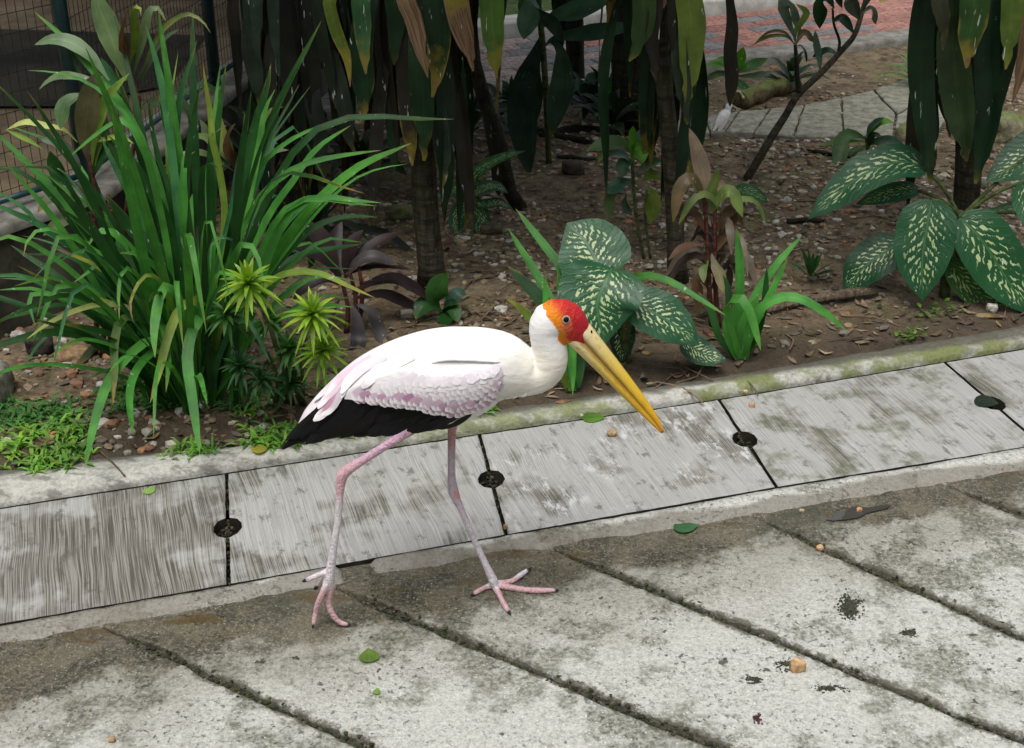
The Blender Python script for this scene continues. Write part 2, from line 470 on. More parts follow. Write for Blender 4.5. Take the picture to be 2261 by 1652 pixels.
def mat_cover():
    m = M('brushed_concrete')
    p = m.obj(); oi = m.n('ObjectInfo')
    rnd = m.math('MULTIPLY', oi.outputs['Random'], 91.)
    x, y, z = m.sep(p)
    q = m.addv(p, m.comb(rnd, rnd, 0))
    wobx = m.math('ADD', x, m.math('MULTIPLY', m.noise(q, 3.5, 1), .03))
    s1 = m.noise(m.comb(m.math('ADD', wobx, rnd), m.math('MULTIPLY', y, .012), rnd), 430., 2, .5)
    s2 = m.noise(m.comb(m.math('ADD', wobx, rnd), m.math('MULTIPLY', y, .055), rnd), 55., 2, .6)
    st = m.math('ADD', m.math('MULTIPLY', s1, .8), m.math('MULTIPLY', s2, .2))
    fine = m.noise(p, 110., 3, .7)
    damp = m.math('ADD', m.noise(q, 4.5, 4, .6), m.math('MULTIPLY', m.math('SUBTRACT', s2, .5), .35))
    dk = m.n('SeparateColor', {0: oi.outputs['Color']}).outputs
    dampm = m.ramp(m.math('ADD', damp, dk[0]), .50, .66)
    c = m.mix(m.ramp(st, .32, .68), (.31, .307, .295), (.43, .425, .41))
    dark = m.mix(m.ramp(st, .40, .60), (.085, .08, .065), (.28, .268, .24))
    c = m.mix(dampm, c, dark)
    c = m.mix(m.math('MULTIPLY', m.ramp(m.noise(m.scale(q, (1, .5, 1)), 26., 5, .75), .55, .66), .7), c, (.10, .094, .075))
    moss = m.math('MULTIPLY', m.ramp(m.noise(q, 9., 4, .7), .5, .66), dk[1])
    c = m.mix(moss, c, (.10, .115, .05))
    dr = m.math('MULTIPLY', m.ramp(m.noise(m.scale(q, (1, .45, 1)), 32., 5, .75), .50, .64), m.ramp(m.noise(q, 4.5, 2), .44, .60))
    c = m.mix(m.math('MULTIPLY', dr, m.math('MULTIPLY', dk[2], .75)), c, (.66, .67, .68))
    h = m.math('ADD', m.math('MULTIPLY', st, 1.5), m.math('MULTIPLY', fine, .5))
    m.set(col=c, rough=m.math('SUBTRACT', .85, m.math('MULTIPLY', dampm, .15)), spec=.35, nrm=m.bump(h, .8, .004))
    return m.m
COVER = mat_cover()

def mat_kerb():
    m = M('mossy_kerb_concrete')
    p = m.pos(); d, x, y = kerb_d(m, p)
    fine = m.noise(p, 90., 3, .7)
    c = m.mix(m.ramp(fine, .3, .7), (.34, .335, .30), (.52, .51, .475))
    c = m.mix(m.ramp(m.noise(m.scale(p, (1, 2.5, 1)), 13., 4, .7), .48, .63, 0, .8), c, (.17, .165, .14))
    mz = m.ramp(x, -.7, .25)
    mo = m.math('MULTIPLY', m.ramp(m.noise(p, 7., 4, .65), .38, .56), mz)
    c = m.mix(m.math('MULTIPLY', mo, .9), c, m.mix(fine, (.09, .115, .028), (.24, .27, .10)))
    thr = m.math('ADD', -.535, m.ramp(x, -.8, -.1, 0., .060))
    bk = m.ramp(m.math('SUBTRACT', m.math('ADD', d, m.math('MULTIPLY', m.math('SUBTRACT', m.noise(p, 14., 4), .5), .035)), thr), .012, -.012)
    c = m.mix(m.math('MULTIPLY', bk, .9), c, m.mix(fine, (.05, .046, .035), (.15, .14, .115)))
    m.set(col=c, rough=.9, spec=.25, nrm=m.bump(m.math('ADD', fine, m.noise(p, 20., 3)), .7, .006))
    return m.m
KERB = mat_kerb()

def mat_soil():
    m = M('garden_soil')
    p = m.pos(); d, x, y = kerb_d(m, p)
    n1 = m.noise(p, 2.6, 4, .6); n2 = m.noise(p, 17., 5, .7); n3 = m.noise(p, 120., 3, .7)
    c = m.mix(m.ramp(n2, .3, .7), (.062, .045, .028), (.235, .18, .115))
    c = m.mix(m.ramp(n1, .5, .68, 0, .65), c, m.mix(n3, (.075, .075, .028), (.19, .17, .075)))
    c = m.mix(m.ramp(n3, .55, .75, 0, .55), c, (.33, .27, .19))
    c = m.mix(m.ramp(m.noise(p, 55., 3, .7), .60, .70, 0, .85), c, (.035, .026, .018))
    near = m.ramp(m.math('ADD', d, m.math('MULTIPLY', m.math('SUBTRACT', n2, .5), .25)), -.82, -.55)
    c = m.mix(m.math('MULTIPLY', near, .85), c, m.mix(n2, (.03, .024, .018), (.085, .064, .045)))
    h = m.math('ADD', n2, m.math('ADD', m.math('MULTIPLY', n3, .4), m.math('MULTIPLY', m.voro(p, 60.), .5)))
    m.set(col=c, rough=.92, spec=.2, nrm=m.bump(h, 1., .012))
    return m.m
SOIL = mat_soil()

def mat_plain(name, a, b, sc=30., rough=.8, bump=.5, bd=.006, spec=.3, det=4):
    m = M(name); p = m.obj()
    n1 = m.noise(p, sc, det, .65)
    m.set(col=m.mix(m.ramp(n1, .3, .7), a, b), rough=rough, spec=spec, nrm=m.bump(n1, bump, bd))
    return m.m
def mat_vc(name, rough=.85, spec=.25, var=.5, sc=70.):
    m = M(name); p = m.obj()
    c = m.n('Attribute', attribute_name='Col').outputs[0]
    n1 = m.noise(p, sc, 4, .7)
    c = m.mix(var, c, m.mix(m.ramp(n1, .3, .7), m.mix(1., c, (.55, .55, .55), 'MULTIPLY'), m.mix(1., c, (1.35, 1.33, 1.3), 'MULTIPLY')))
    m.set(col=c, rough=rough, spec=spec, nrm=m.bump(n1, .5, .004))
    return m.m
def mat_oc(name, rough=.85, spec=.25, sc=40., moss=0.):
    m = M(name); p = m.obj(); oi = m.n('ObjectInfo'); c = oi.outputs['Color']
    q = m.addv(p, m.comb(m.math('MULTIPLY', oi.outputs['Random'], 31.), 0, 0))
    n1 = m.noise(q, sc, 5, .7)
    c = m.mix(m.ramp(n1, .3, .7), m.mix(1., c, (.5, .5, .48), 'MULTIPLY'), m.mix(1., c, (1.4, 1.38, 1.35), 'MULTIPLY'))
    if moss:
        up = m.sep(m.n('NewGeometry').outputs['Normal'])[2]
        k = m.math('MULTIPLY', m.ramp(m.math('ADD', m.noise(q, 16., 3), m.math('MULTIPLY', up, .3)), .5, .75), moss)
        c = m.mix(k, c, m.mix(n1, (.06, .08, .02), (.2, .24, .07)))
    c = m.mix(m.ramp(m.noise(q, sc * 2.6, 3, .7), .60, .68, 0, .6), c, m.mix(1., c, (.35, .34, .32), 'MULTIPLY'))
    m.set(col=c, rough=rough, spec=spec, nrm=m.bump(n1, .8, .006))
    return m.m
STONE = mat_oc('stone')
MOSSY = mat_oc('mossy_stone', moss=.9)
PEBBLE = mat_vc('pebbles')
LITTER = mat_vc('leaf_litter', var=.7)
BRICK = mat_oc('paver', sc=60.)
FLAG = mat_oc('flagstone', sc=25., moss=.25)
WALL = mat_plain('grimy_wall', (.018, .018, .013), (.075, .07, .05), 9., .85)
PLINTHTOP = mat_plain('plinth_top', (.10, .095, .08), (.26, .25, .22), 14., .85)
STEEL = mat_plain('green_coated_steel', (.010, .040, .046), (.018, .062, .068), 50., .4, .1, .001, .5)
WIRE = mat_plain('fence_wire', (.012, .016, .015), (.03, .036, .034), 80., .5, .1, .001)
CHANNEL = mat_plain('drain_silt', (.012, .011, .008), (.035, .03, .022), 40., .7)
LAWN = mat_plain('lawn_ground', (.03, .055, .014), (.08, .12, .035), 20., .9)
FARDIRT = mat_plain('yard_dirt', (.10, .072, .042), (.20, .15, .09), 5., .9)

def mat_water():
    m = M('puddle_water')
    m.set(col=(.055, .053, .046), rough=.02, spec=.8, nrm=m.bump(m.noise(m.pos(), 30., 2), .06, .003))
    return m.m
WATER = mat_water()


# ---- bird
def mat_bird():
    m = M('plumage')
    c = m.n('Attribute', attribute_name='Col').outputs[0]
    k = m.n('Attribute', attribute_name='Skin').outputs[2]     # 0 feathers, 1 bare skin
    p = m.obj()
    fe = m.noise(m.scale(p, (.28, .7, 1.)), 120., 4, .7)
    sc = m.voro(m.scale(p, (1, 1, .7)), 260.)
    fs = m.voro(m.scale(p, (.75, 1, 1.25)), 62.)
    c = m.mix(m.ramp(fe, .3, .72, 0, .16), c, m.mix(1., c, (.72, .70, .72), 'MULTIPLY'))
    c = m.mix(m.math('MULTIPLY', k, m.ramp(sc, .25, .6, 0, .28)), c, m.mix(1., c, (.55, .5, .55), 'MULTIPLY'))
    h = m.math('ADD', m.math('MULTIPLY', fe, .7), m.math('MULTIPLY', fs, .45))
    n1 = m.bump(h, .42, .005)
    n2 = m.bump(m.math('ADD', sc, m.noise(m.scale(p, (1, 1, .5)), 300., 2)), .9, .002)
    nm = m.n('Mix', {0: k, 4: n1, 5: n2}, data_type='VECTOR').outputs[1]
    m.set(col=c, rough=m.math('SUBTRACT', .85, m.math('MULTIPLY', k, .3)), spec=.25, nrm=nm, sss=.06)
    m.b.inputs['Subsurface Radius'].default_value = (.02, .012, .008)
    m.b.inputs['Subsurface Scale'].default_value = .4
    return m.m
PLUME = mat_bird()
def mat_feather(name, black=False):
    m = M(name)
    u, v, _ = m.sep(m.uv()); oi = m.n('ObjectInfo')
    rnd = m.math('MULTIPLY', oi.outputs['Random'], 17.)
    au = m.math('ABSOLUTE', m.math('SUBTRACT', u, .5))
    barb = m.noise(m.comb(m.math('ADD', m.math('MULTIPLY', v, 22.), m.math('MULTIPLY', au, -14.)), m.math('MULTIPLY', u, 3.), rnd), 1.7, 3)
    shaft = m.ramp(au, 0., .03, 1., 0.)
    if black:
        c = m.mix(barb, (.003, .003, .004), (.010, .0095, .011))
        c = m.mix(m.math('MULTIPLY', shaft, .35), c, (.03, .03, .03))
        m.set(col=c, rough=.55, spec=.18, nrm=m.bump(barb, .35, .003))
    else:
        base = oi.outputs['Color']
        wob = m.math('MULTIPLY', m.math('SUBTRACT', m.noise(m.comb(m.math('MULTIPLY', u, 4.), v, rnd), 2., 2), .5), .35)
        k = m.ramp(m.math('ADD', v, wob), .64, .86)
        c = m.mix(k, base, (.83, .81, .83))
        c = m.mix(m.ramp(barb, .55, .8, 0, .22), c, m.mix(1., c, (.68, .62, .68), 'MULTIPLY'))
        m.set(col=c, rough=.8, spec=.2, nrm=m.bump(barb, .35, .002))
    return m.m
FWHITE = mat_feather('pale_feather')
FBLACK = mat_feather('black_feather', True)
def mat_bill():
    m = M('bill_horn')
    u, v, _ = m.sep(m.uv()); p = m.obj()
    n1 = m.noise(m.scale(p, (1, 1, 1)), 75., 4, .65)
    r = m.n('ValToRGB', {0: m.math('ADD', v, m.math('MULTIPLY', m.math('SUBTRACT', n1, .5), .10))})
    e = r.color_ramp.elements
    e[0].position, e[0].color = 0., (.80, .72, .52, 1)
    e[1].position, e[1].color = 1., (.72, .33, .02, 1)
    for ps, cl in ((.10, (.78, .66, .36, 1)), (.28, (.72, .56, .17, 1)), (.5, (.74, .50, .055, 1)), (.8, (.76, .44, .02, 1))):
        q = e.new(ps); q.color = cl
    c = m.mix(m.math('MULTIPLY', m.ramp(n1, .52, .68), m.ramp(v, .6, .05, .0, .7)), r.outputs[0], (.42, .24, .05))
    seam = m.n('SeparateColor', {0: m.n('ObjectInfo').outputs['Color']}).outputs[0]
    ds = m.math('ABSOLUTE', m.math('SUBTRACT', m.math('FRACT', m.math('ADD', m.math('SUBTRACT', u, seam), .5)), .5))
    c = m.mix(m.math('MULTIPLY', m.ramp(m.math('ADD', ds, m.math('MULTIPLY', m.math('SUBTRACT', n1, .5), .12)), .23, .15), m.ramp(v, .9, .5, .25, .7)), c, (.30, .15, .025))
    c = m.mix(m.ramp(m.noise(m.scale(p, (1, 3, 1)), 180., 3), .56, .7, 0, .3), c, m.mix(1., c, (.6, .55, .5), 'MULTIPLY'))
    m.set(col=c, rough=.42, spec=.4, nrm=m.bump(n1, .25, .003))
    return m.m
BILL = mat_bill()
EYEM = mat_plain('eye_dark', (.006, .005, .004), (.012, .01, .008), 30., .3, 0., .001, .05)
EYER = mat_plain('eye_rim', (.34, .28, .20), (.46, .40, .31), 200., .6)

# ------------------------------------------------------------------ the setting
def poly(px, z=0.0, ext=(2.5, 2.5)):
    w = [G(x, y, z) for x, y in px]
    a = w[0] + (w[0] - w[2]).normalized() * ext[0]
    b = w[-1] + (w[-1] - w[-3]).normalized() * ext[1]
    return [a] + w + [b]
FARL = poly([(0, 1120), (250, 1080), (500, 1043), (1055, 957), (1590, 880), (2100, 795), (2261, 768)], .012)
NEARL = poly([(0, 1378), (250, 1333), (505, 1290), (800, 1235), (1115, 1180), (1440, 1125), (1715, 1075), (2000, 1030), (2261, 985)], .012)
KL = poly([(0, 1047), (250, 1015), (600, 985), (1055, 917), (1590, 838), (2100, 752), (2261, 725)], .028)
BL = poly([(0, 1424), (505, 1334), (1115, 1222), (1500, 1170), (1700, 1135), (2000, 1085), (2261, 1045)], .0)
def on(line, x):
    for a, b in zip(line, line[1:]):
        if x <= b.x or b is line[-1]:
            t = (x - a.x) / (b.x - a.x); return a.lerp(b, t)
def fbm(v, s): return noise.noise(v * s)
def soilz(x, y):
    v = Vector((x, y, .3))
    k = on(KL, x).y
    e = sstep(0, .15, y - k)
    return .016 + e * (.016 + .016 * fbm(v, 1.7) + .008 * fbm(v, 7) + .004 * fbm(v, 23))

# ground to the horizon
mesh('ground', [(-90, -60, -.22), (90, -60, -.22), (90, 160, -.22), (-90, 160, -.22)], [(0, 1, 2, 3)], FARDIRT)['kind'] = 'structure'

# drain channel under the covers
V, F = [], []
xs = [-3.4 + i * .2 for i in range(36)]
for x in xs:
    f, n_ = on(FARL, x), on(NEARL, x)
    d = (n_ - f).normalized()
    f = f - d * .01; n_ = n_ + d * .01
    V += [Vector((f.x, f.y, .004)), Vector((f.x, f.y, -.14)), Vector((n_.x, n_.y, -.14)), Vector((n_.x, n_.y, .0))]
for i in range(len(xs) - 1):
    for j in range(3): F.append((i * 4 + j, i * 4 + j + 1, i * 4 + j + 5, i * 4 + j + 4))
tag(mesh('drain_channel', V, F, CHANNEL, smooth=False), kind='structure')
DRAIN = bpy.data.objects['drain_channel']

def slab(name, outline, ztop, depth, bev, mat, parent=None, jit=.001, step=.02, color=None, rotz=0., org=None, seed=0., side=None):
    """outline: world XY points counter-clockwise; edges are broken up, the rim is bevelled"""
    pts = []
    n = len(outline)
    for i in range(n):
        a, b = Vector(outline[i][:2]), Vector(outline[(i + 1) % n][:2])
        k = max(1, int((b - a).length / step))
        nn = Vector((-(b - a).y, (b - a).x)).normalized()
        for j in range(k):
            p = a.lerp(b, j / k)
            w = jit * (noise.noise(Vector((p.x * 40, p.y * 40, seed))) * 1.4 + noise.noise(Vector((p.x * 11, p.y * 11, seed + 5))) * 1.6)
            pts.append(p + nn * w)
    m = len(pts)
    ins = []
    for i in range(m):
        t = pts[(i + 1) % m] - pts[i - 1]
        nn = Vector((-t.y, t.x)).normalized()
        ins.append(pts[i] + nn * bev * (1 + .5 * noise.noise(Vector((pts[i].x * 30, pts[i].y * 30, 2)))))
    org = Vector(org) if org is not None else Vector((*pts[0], ztop))
    base = wloc(parent) if parent else Vector((0, 0, 0))
    rot = Matrix.Rotation(-rotz, 3, 'Z')
    def loc(p, z): return tuple(rot @ (Vector((p.x, p.y, z)) - org))
    V = [loc(p, ztop) for p in ins] + [loc(p, ztop - bev * .7) for p in pts] + [loc(p, ztop - depth) for p in pts]
    F = [tuple(range(m))]
    for i in range(m):
        j = (i + 1) % m
        F.append((m + i, m + j, j, i)); F.append((2 * m + i, 2 * m + j, m + j, m + i))
    me = bpy.data.meshes.new(name)
    me.from_pydata(V, [], F); me.materials.append(mat)
    if side:
        me.materials.append(side)
        for i in range(m): me.polygons[2 + i * 2].material_index = 1
    me.update()
    o = bpy.data.objects.new(name, me)
    o.parent = parent
    o.location = org - base
    o.rotation_euler = (0, 0, rotz)
    if color: o.color = color
    COL.objects.link(o)
    return o

# drain covers (joint lines read off the photograph)
J = [(G(500, 1043, .012), G(505, 1290, .012)), (G(1058, 957, .012), G(1118, 1180, .012)), (G(1587, 880, .012), G(1716, 1075, .012)), (G(2085, 797, .012), G(2300, 980, .012))]
HOLE = [G(501, 1163, .012), G(1084, 1056, .012), G(1640, 968, .012), G(2181, 889, .012)]
def shift(j, dx):
    f = on(FARL, j[0].x + dx); n_ = on(NEARL, j[1].x + dx); return (f, n_)
JJ = [shift(J[0], -1.22), shift(J[0], -.61)] + J + [shift(J[3], .64), shift(J[3], 1.28)]
HH = [(a + b) / 2 for a, b in JJ[:2]] + HOLE + [(a + b) / 2 for a, b in JJ[6:]]
COVC = [(.05, 0, 0, 1), (.15, 0, 0, 1), (-.015, 0, .12, 1), (-.02, .05, 1, 1), (-.05, .55, .22, 1), (-.04, .2, .1, 1), (0, 0, 0, 1)]
for i in range(len(JJ) - 1):
    (fl, nl), (fr, nr) = JJ[i], JJ[i + 1]
    ax = (nr - nl).normalized(); ay = (fl - nl).normalized()
    gp = .0045
    def side(n_, f, h, sgn):
        """points from near to far with the half-hexagon lifting notch"""
        u = (f - n_).normalized(); t = (h - n_).dot(u)
        o = []
        for a, b in ((-.040, 0), (-.029, .017), (-.008, .027), (.012, .026), (.030, .017), (.039, 0)):
            o.append(n_ + u * (t + a) + ax * sgn * (gp + b))
        return [n_ + ax * sgn * gp] + o + [f + ax * sgn * gp]
    right = side(nr, fr, HH[i + 1], -1)
    left = side(nl, fl, HH[i], 1)
    fe = (ay * -.006)
    out = right + left[::-1]
    out = [p - ay * (.005 if (p - nr).dot(ay) > .3 else -.004) if (p in (right[0], right[-1], left[0], left[-1])) else p for p in out]
    slab('drain_cover_slab', out, .012 + .002 * noise.noise(Vector((i * 3.1, 0, 0))), .055, .004, COVER, DRAIN, .0009, .015,
         COVC[i], math.atan2(ax.y, ax.x), org=Vector((nl.x, nl.y, .012)), seed=i, side=CHANNEL)

# border strip of mortar between the covers and the paving
V, F = [], []
nx, ny = 420, 6
for i in range(nx + 1):
    x = -2.2 + 4.4 * i / nx
    a = on(NEARL, x); b = on(BL, x + .02)
    a = a + (b - a).normalized() * .008
    px = proj(a)[0]
    hole = sstep(742, 762, px) * (1 - sstep(806, 824, px))
    wob = .016 * fbm(Vector((x, 0, 0)), 9) + .008 * fbm(Vector((x, 3, 0)), 31)
    for j in range(ny + 1):
        t = j / ny
        p = a.lerp(b + (b - a).normalized() * wob, t)
        z = .008 * (1 - t ** 2) + .0035 * (1 - t) + .002 * fbm(p, 25) + .0015
        if j == ny: z = -.006
        if hole: z = z - hole * (.03 if t < .75 else .012)
        if j == 0: V.append(Vector((p.x, p.y, z - .04)))
        V.append(Vector((p.x, p.y, z)))
k = ny + 2
for i in range(nx):
    for j in range(k - 1): F.append((i * k + j, i * k + j + 1, (i + 1) * k + j + 1, (i + 1) * k + j))
tag(mesh('front_border', V, F, BORDER), kind='structure')

# paving: recessed joint bed and long slabs
V = []
for i in range(60):
    x = -4.4 + i * .15
    b = on(BL, max(-3.2, min(3.2, x)))
    dx = x - max(-3.2, min(3.2, x))
    V += [Vector((x, b.y + dx * .3 + .03, -.011)), Vector((x, -1.5, -.011))]
F = [(i * 2, i * 2 + 1, i * 2 + 3, i * 2 + 2) for i in range(59)]
PAVING = tag(mesh('pavement', V, F, JOINT, smooth=False), kind='structure')
JL = [((-1.95, 1.79), (.86, -.51)), ((-1.28, 1.94), (.86, -.51)), ((-.705, 2.093), (.855, -.52)), ((-.238, 2.207), (.842, -.54)), ((.228, 2.325), (.81, -.585)), ((.638, 2.463), (.735, -.68)), ((1.10, 2.60), (.72, -.69)), ((1.6, 2.74), (.72, -.69)), ((2.2, 2.9), (.72, -.69))]
def start(j):
    p = Vector(j[0]); u = Vector(j[1]).normalized()
    for k in range(80):
        b = on(BL, p.x)
        if p.y > b.y + .05: break
        p = p - u * .01
    return p, u
def paving(i, a, ua, b, ub, ln=1.75):
    na = Vector((ua.y, -ua.x)); nb = Vector((ub.y, -ub.x))      # towards the lower-left
    n = 175; dz = .003 * noise.noise(Vector((i * 1.7, 9, 0)))
    ins = [0, .004, .012, .024, .05, .1]
    V, F, C = [], [], []
    for s_ in range(n + 1):
        l = ln * s_ / n
        pa, pb = a + ua * l, b + ub * l
        def jt(p, sd): return .010 + .007 * noise.noise(Vector((p.x * 7, p.y * 7, sd))) + .0035 * noise.noise(Vector((p.x * 38, p.y * 38, sd + 3))) + .0022 * noise.noise(Vector((p.x * 110, p.y * 110, sd + 3)))
        fd = sstep(.03, .22, l)
        pa = pa - na * jt(pa, i * 2.) * (.12 + .88 * fd); pb = pb + nb * jt(pb, i * 2. + 1) * (.12 + .88 * fd)
        w = (pb - pa).length; u = (pb - pa) / w
        row = [(pa, -.012, 1.)]
        for k, d in enumerate(ins): row.append((pa + u * d, -.0045 if k == 0 else 0, 1. - d / .06))
        row.append((pa.lerp(pb, .5), 0, 0))
        for k, d in list(enumerate(ins))[::-1]: row.append((pb - u * d, -.0045 if k == 0 else 0, 1. - d / .06))
        row.append((pb, -.012, 1.))
        for q, z, e in row:
            V.append(Vector((q.x, q.y, z + (dz + .0015 * noise.noise(Vector((q.x * 6, q.y * 6, 2))) if z > -.01 else 0)))); C.append((max(0, e * (.3 + .7 * fd)),) * 3)
    m = len(row)
    for s_ in range(n):
        for k in range(m - 1): F.append((s_ * m + k, (s_ + 1) * m + k, (s_ + 1) * m + k + 1, s_ * m + k + 1))
    F.append(tuple(range(m)))
    return mesh('paving_slab', V, F, PAVE, PAVING, cols=C)
jb = Bag(); rj = random.Random(3)
for i in range(len(JL) - 1):
    (a, ua), (b, ub) = start(JL[i]), start(JL[i + 1])
    paving(i, a, ua, b, ub)
    for k in range(520):                       # crumbs of moss and grit packed in the joint
        l = rj.uniform(.14, 1.75); off = rj.gauss(0, .0065)
        q = a + ua * l + Vector((ua.y, -ua.x)) * off
        s_ = rj.uniform(.0015, .0045)
        V, F = rock_data((q.x, q.y, -.0095 + s_ * .4 + (.007 if abs(off) > .009 else 0)), s_ * 1.4, s_, s_ * .8, k * .7, .6, False, rj.uniform(0, 3))
        c = rj.choice([(.03, .032, .018), (.05, .048, .03), (.022, .022, .016), (.09, .08, .055), (.035, .05, .012)])
        jb.add(V, F, c)
for a, b in J:                                   # dirt in the joints and lifting holes of the covers
    for k in range(150):
        q = a.lerp(b, rj.random()) + Vector((rj.gauss(0, .0035), 0, 0)); s_ = rj.uniform(.0015, .004)
        V, F = rock_data((q.x, q.y, -.012 + rj.uniform(0, .010)), s_ * 1.3, s_, s_, k * .7, .6, False, rj.uniform(0, 3))
        jb.add(V, F, rj.choice([(.03, .032, .018), (.05, .048, .03), (.022, .022, .016), (.09, .07, .05), (.035, .05, .012)]))
for h in HOLE:
    for k in range(130):
        r_ = .031 * rj.random() ** .5; t_ = rj.uniform(0, 6.3); s_ = rj.uniform(.002, .006)
        rise = .016 * sstep(.4, 1, r_ / .031)
        V, F = rock_data((h.x + math.cos(t_) * r_, h.y + math.sin(t_) * r_ * 1.2, -.035 + rise + rj.uniform(-.004, .004)), s_ * 1.3, s_, s_, k * .9, .6, False, rj.uniform(0, 3))
        jb.add(V, F, rj.choice([(.02, .018, .012), (.03, .026, .018), (.012, .011, .008), (.045, .04, .028)]))
    V, F = rock_data((h.x, h.y, -.052), .045, .05, .016, 3., .4, True); jb.add(V, F, (.016, .014, .010))
# far kerb
V, F = [], []
nx = 360; profk = [(0, -.03), (.0, .010), (.10, .021), (.28, .028), (.6, .030), (1., .026), (1.25, .005)]
for i in range(nx + 1):
    x = -2.6 + 5.6 * i / nx
    a, b = on(FARL, x), on(KL, x - .02)
    u = (b - a); u.z = 0
    a = a + u.normalized() * .015
    for t, z in profk:
        p = a + u * t
        w = .0035 * fbm(Vector((x, t, 1)), 14) + .002 * fbm(Vector((x, t, 4)), 45)
        V.append(Vector((p.x, p.y + w, z + (w if z > 0 else 0))))
k = len(profk)
for i in range(nx):
    for j in range(k - 1): F.append((i * k + j, (i + 1) * k + j, (i + 1) * k + j + 1, i * k + j + 1))
tag(mesh('far_kerb', V, F, KERB), kind='structure')

# garden bed
V, F = [], []
gx = [-9, -7, -5.5, -4.5, -3.6, -3.0] + [-2.6 + .022 * i for i in range(255)] + [3.2, 3.8, 4.6, 5.6, 7, 9]
gs = [0.0]
st = .014
while gs[-1] < 11:
    gs.append(gs[-1] + st); st *= 1.012
for x in gx:
    kx = max(-2.6, min(3.0, x))
    k0 = on(KL, kx).y + (x - kx) * .3
    for s in gs:
        y = k0 + s - .006
        V.append(Vector((x, y, soilz(kx, y) if abs(x - kx) < 1e-6 else .03)))
m = len(gs)
for i in range(len(gx) - 1):
    for j in range(m - 1): F.append((i * m + j, (i + 1) * m + j, (i + 1) * m + j + 1, i * m + j + 1))
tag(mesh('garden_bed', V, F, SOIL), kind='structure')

# curved path of stone flags
FLAGS = tag(empty('stone_path', G(1760, 270, .03)), kind='structure')
flags = [[(-420, 900), (-160, 850), (-110, 975), (-420, 1010)], [(-150, 848), (95, 818), (-10, 966), (-100, 975)], [(108, 815), (325, 800), (205, 972), (2, 966)], [(337, 798), (575, 772), (495, 1000), (217, 978)],
         [(590, 768), (845, 716), (865, 1003), (508, 1000)], [(862, 714), (1085, 658), (1250, 835), (1225, 1010), (880, 1004)],
         [(1100, 652), (1390, 560), (1520, 700), (1264, 832)], [(1404, 556), (1700, 470), (1820, 590), (1534, 694)], [(1268, 842), (1525, 706), (1640, 860), (1500, 1010), (1242, 1012)]]
for i, f in enumerate(flags):
    w = [G(*q, .055) for q in zc(5, f)]
    cx = sum((p.x for p in w)) / len(w); cy = sum((p.y for p in w)) / len(w)
    out = [(p.x, p.y) for p in w]
    if sum((out[k - 1][0] * out[k][1] - out[k][0] * out[k - 1][1]) for k in range(len(out))) < 0: out = out[::-1]
    g = .27 + .05 * random.random()
    slab('flagstone', out, .055 + .003 * random.random(), .05, .006, FLAG, FLAGS, .003, .03, (g, g * .95, g * .86, 1), seed=i)

# brick path behind the bed
a0 = Vector((-.256, 5.78, 0)); au = Vector((2.276, 1.062, 0)).normalized(); av = Vector((-au.y, au.x, 0))
BRK = tag(empty('brick_path', a0), kind='structure')
brick_me = None
for r in range(7):
    for c in range(24):
        L, D, Hh = .198, .097, .05
        if brick_me is None:
            bm = bmesh.new(); bmesh.ops.create_cube(bm, size=1)
            bmesh.ops.scale(bm, vec=(L, D, Hh), verts=bm.verts)
            bmesh.ops.bevel(bm, geom=bm.edges[:], offset=.004, segments=1, affect='EDGES')
            brick_me = bpy.data.meshes.new('brick'); bm.to_mesh(brick_me); bm.free(); brick_me.materials.append(BRICK)
        o = bpy.data.objects.new('brick', brick_me)
        o.parent = BRK
        u = -.62 + c * .2 + (.1 if r % 2 else 0); v = .06 + r * .1
        p = au * u + av * v
        o.location = (p.x, p.y, .030 + random.uniform(-.002, .002))
        o.rotation_euler = (random.uniform(-.006, .006), random.uniform(-.006, .006), math.atan2(au.y, au.x) + random.uniform(-.008, .008))
        k = random.uniform(.8, 1.2)
        grey = (r in (1, 3, 5) and (c // 3) % 2 == 0) or c < 11 and random.random() < .35
        o.color = (.17 * k, .165 * k, .17 * k, 1) if grey else ((.29 * k, .15 * k, .125 * k, 1) if c > 7 else (.30 * k, .24 * k, .225 * k, 1))
        COL.objects.link(o)
def bar(name, p0, p1, w, z0, z1, mat, n=40, seed=0.):
    u = (p1 - p0).normalized(); s = Vector((-u.y, u.x, 0))
    V, F = [], []
    for i in range(n + 1):
        p = p0.lerp(p1, i / n)
        for a, z in ((0, z0), (.0, z1 - .012), (.012, z1), (w - .012, z1), (w, z1 - .012), (w, z0)):
            V.append(Vector((p.x, p.y, z)) + s * (a + .003 * fbm(p + Vector((0, 0, seed)), 6)))
    for i in range(n):
        for j in range(5): F.append((i * 6 + j, (i + 1) * 6 + j, (i + 1) * 6 + j + 1, i * 6 + j + 1))
    return mesh(name, V, F, mat)
CONC = mat_plain('grey_kerb_concrete', (.13, .125, .105), (.27, .26, .23), 18., .9)
PALEC = mat_plain('pale_kerb_concrete', (.36, .355, .32), (.58, .57, .53), 12., .9)
tag(bar('path_kerb', a0 + au * -.62 + av * -.16, a0 + au * 4.1 + av * -.16, .16, -.02, .075, CONC), kind='structure')
tag(bar('path_edging', a0 + au * -.5 + av * .765, a0 + au * 4.1 + av * .765, .16, -.02, .12, PALEC), kind='structure')
q0, q1 = a0 + au * -.6 + av * .93, a0 + au * 9 + av * .93
tag(mesh('lawn', [(q0.x, q0.y, .06), (q1.x, q1.y, .06), (q1.x - 9, q1.y + 22, .06), (q0.x - 1, q0.y + 22, .06)], [(0, 1, 2, 3)], LAWN), kind='structure')

POND = mat_plain('dark_pond', (.012, .012, .009), (.045, .038, .026), 3., .7, .1, .004, .1)
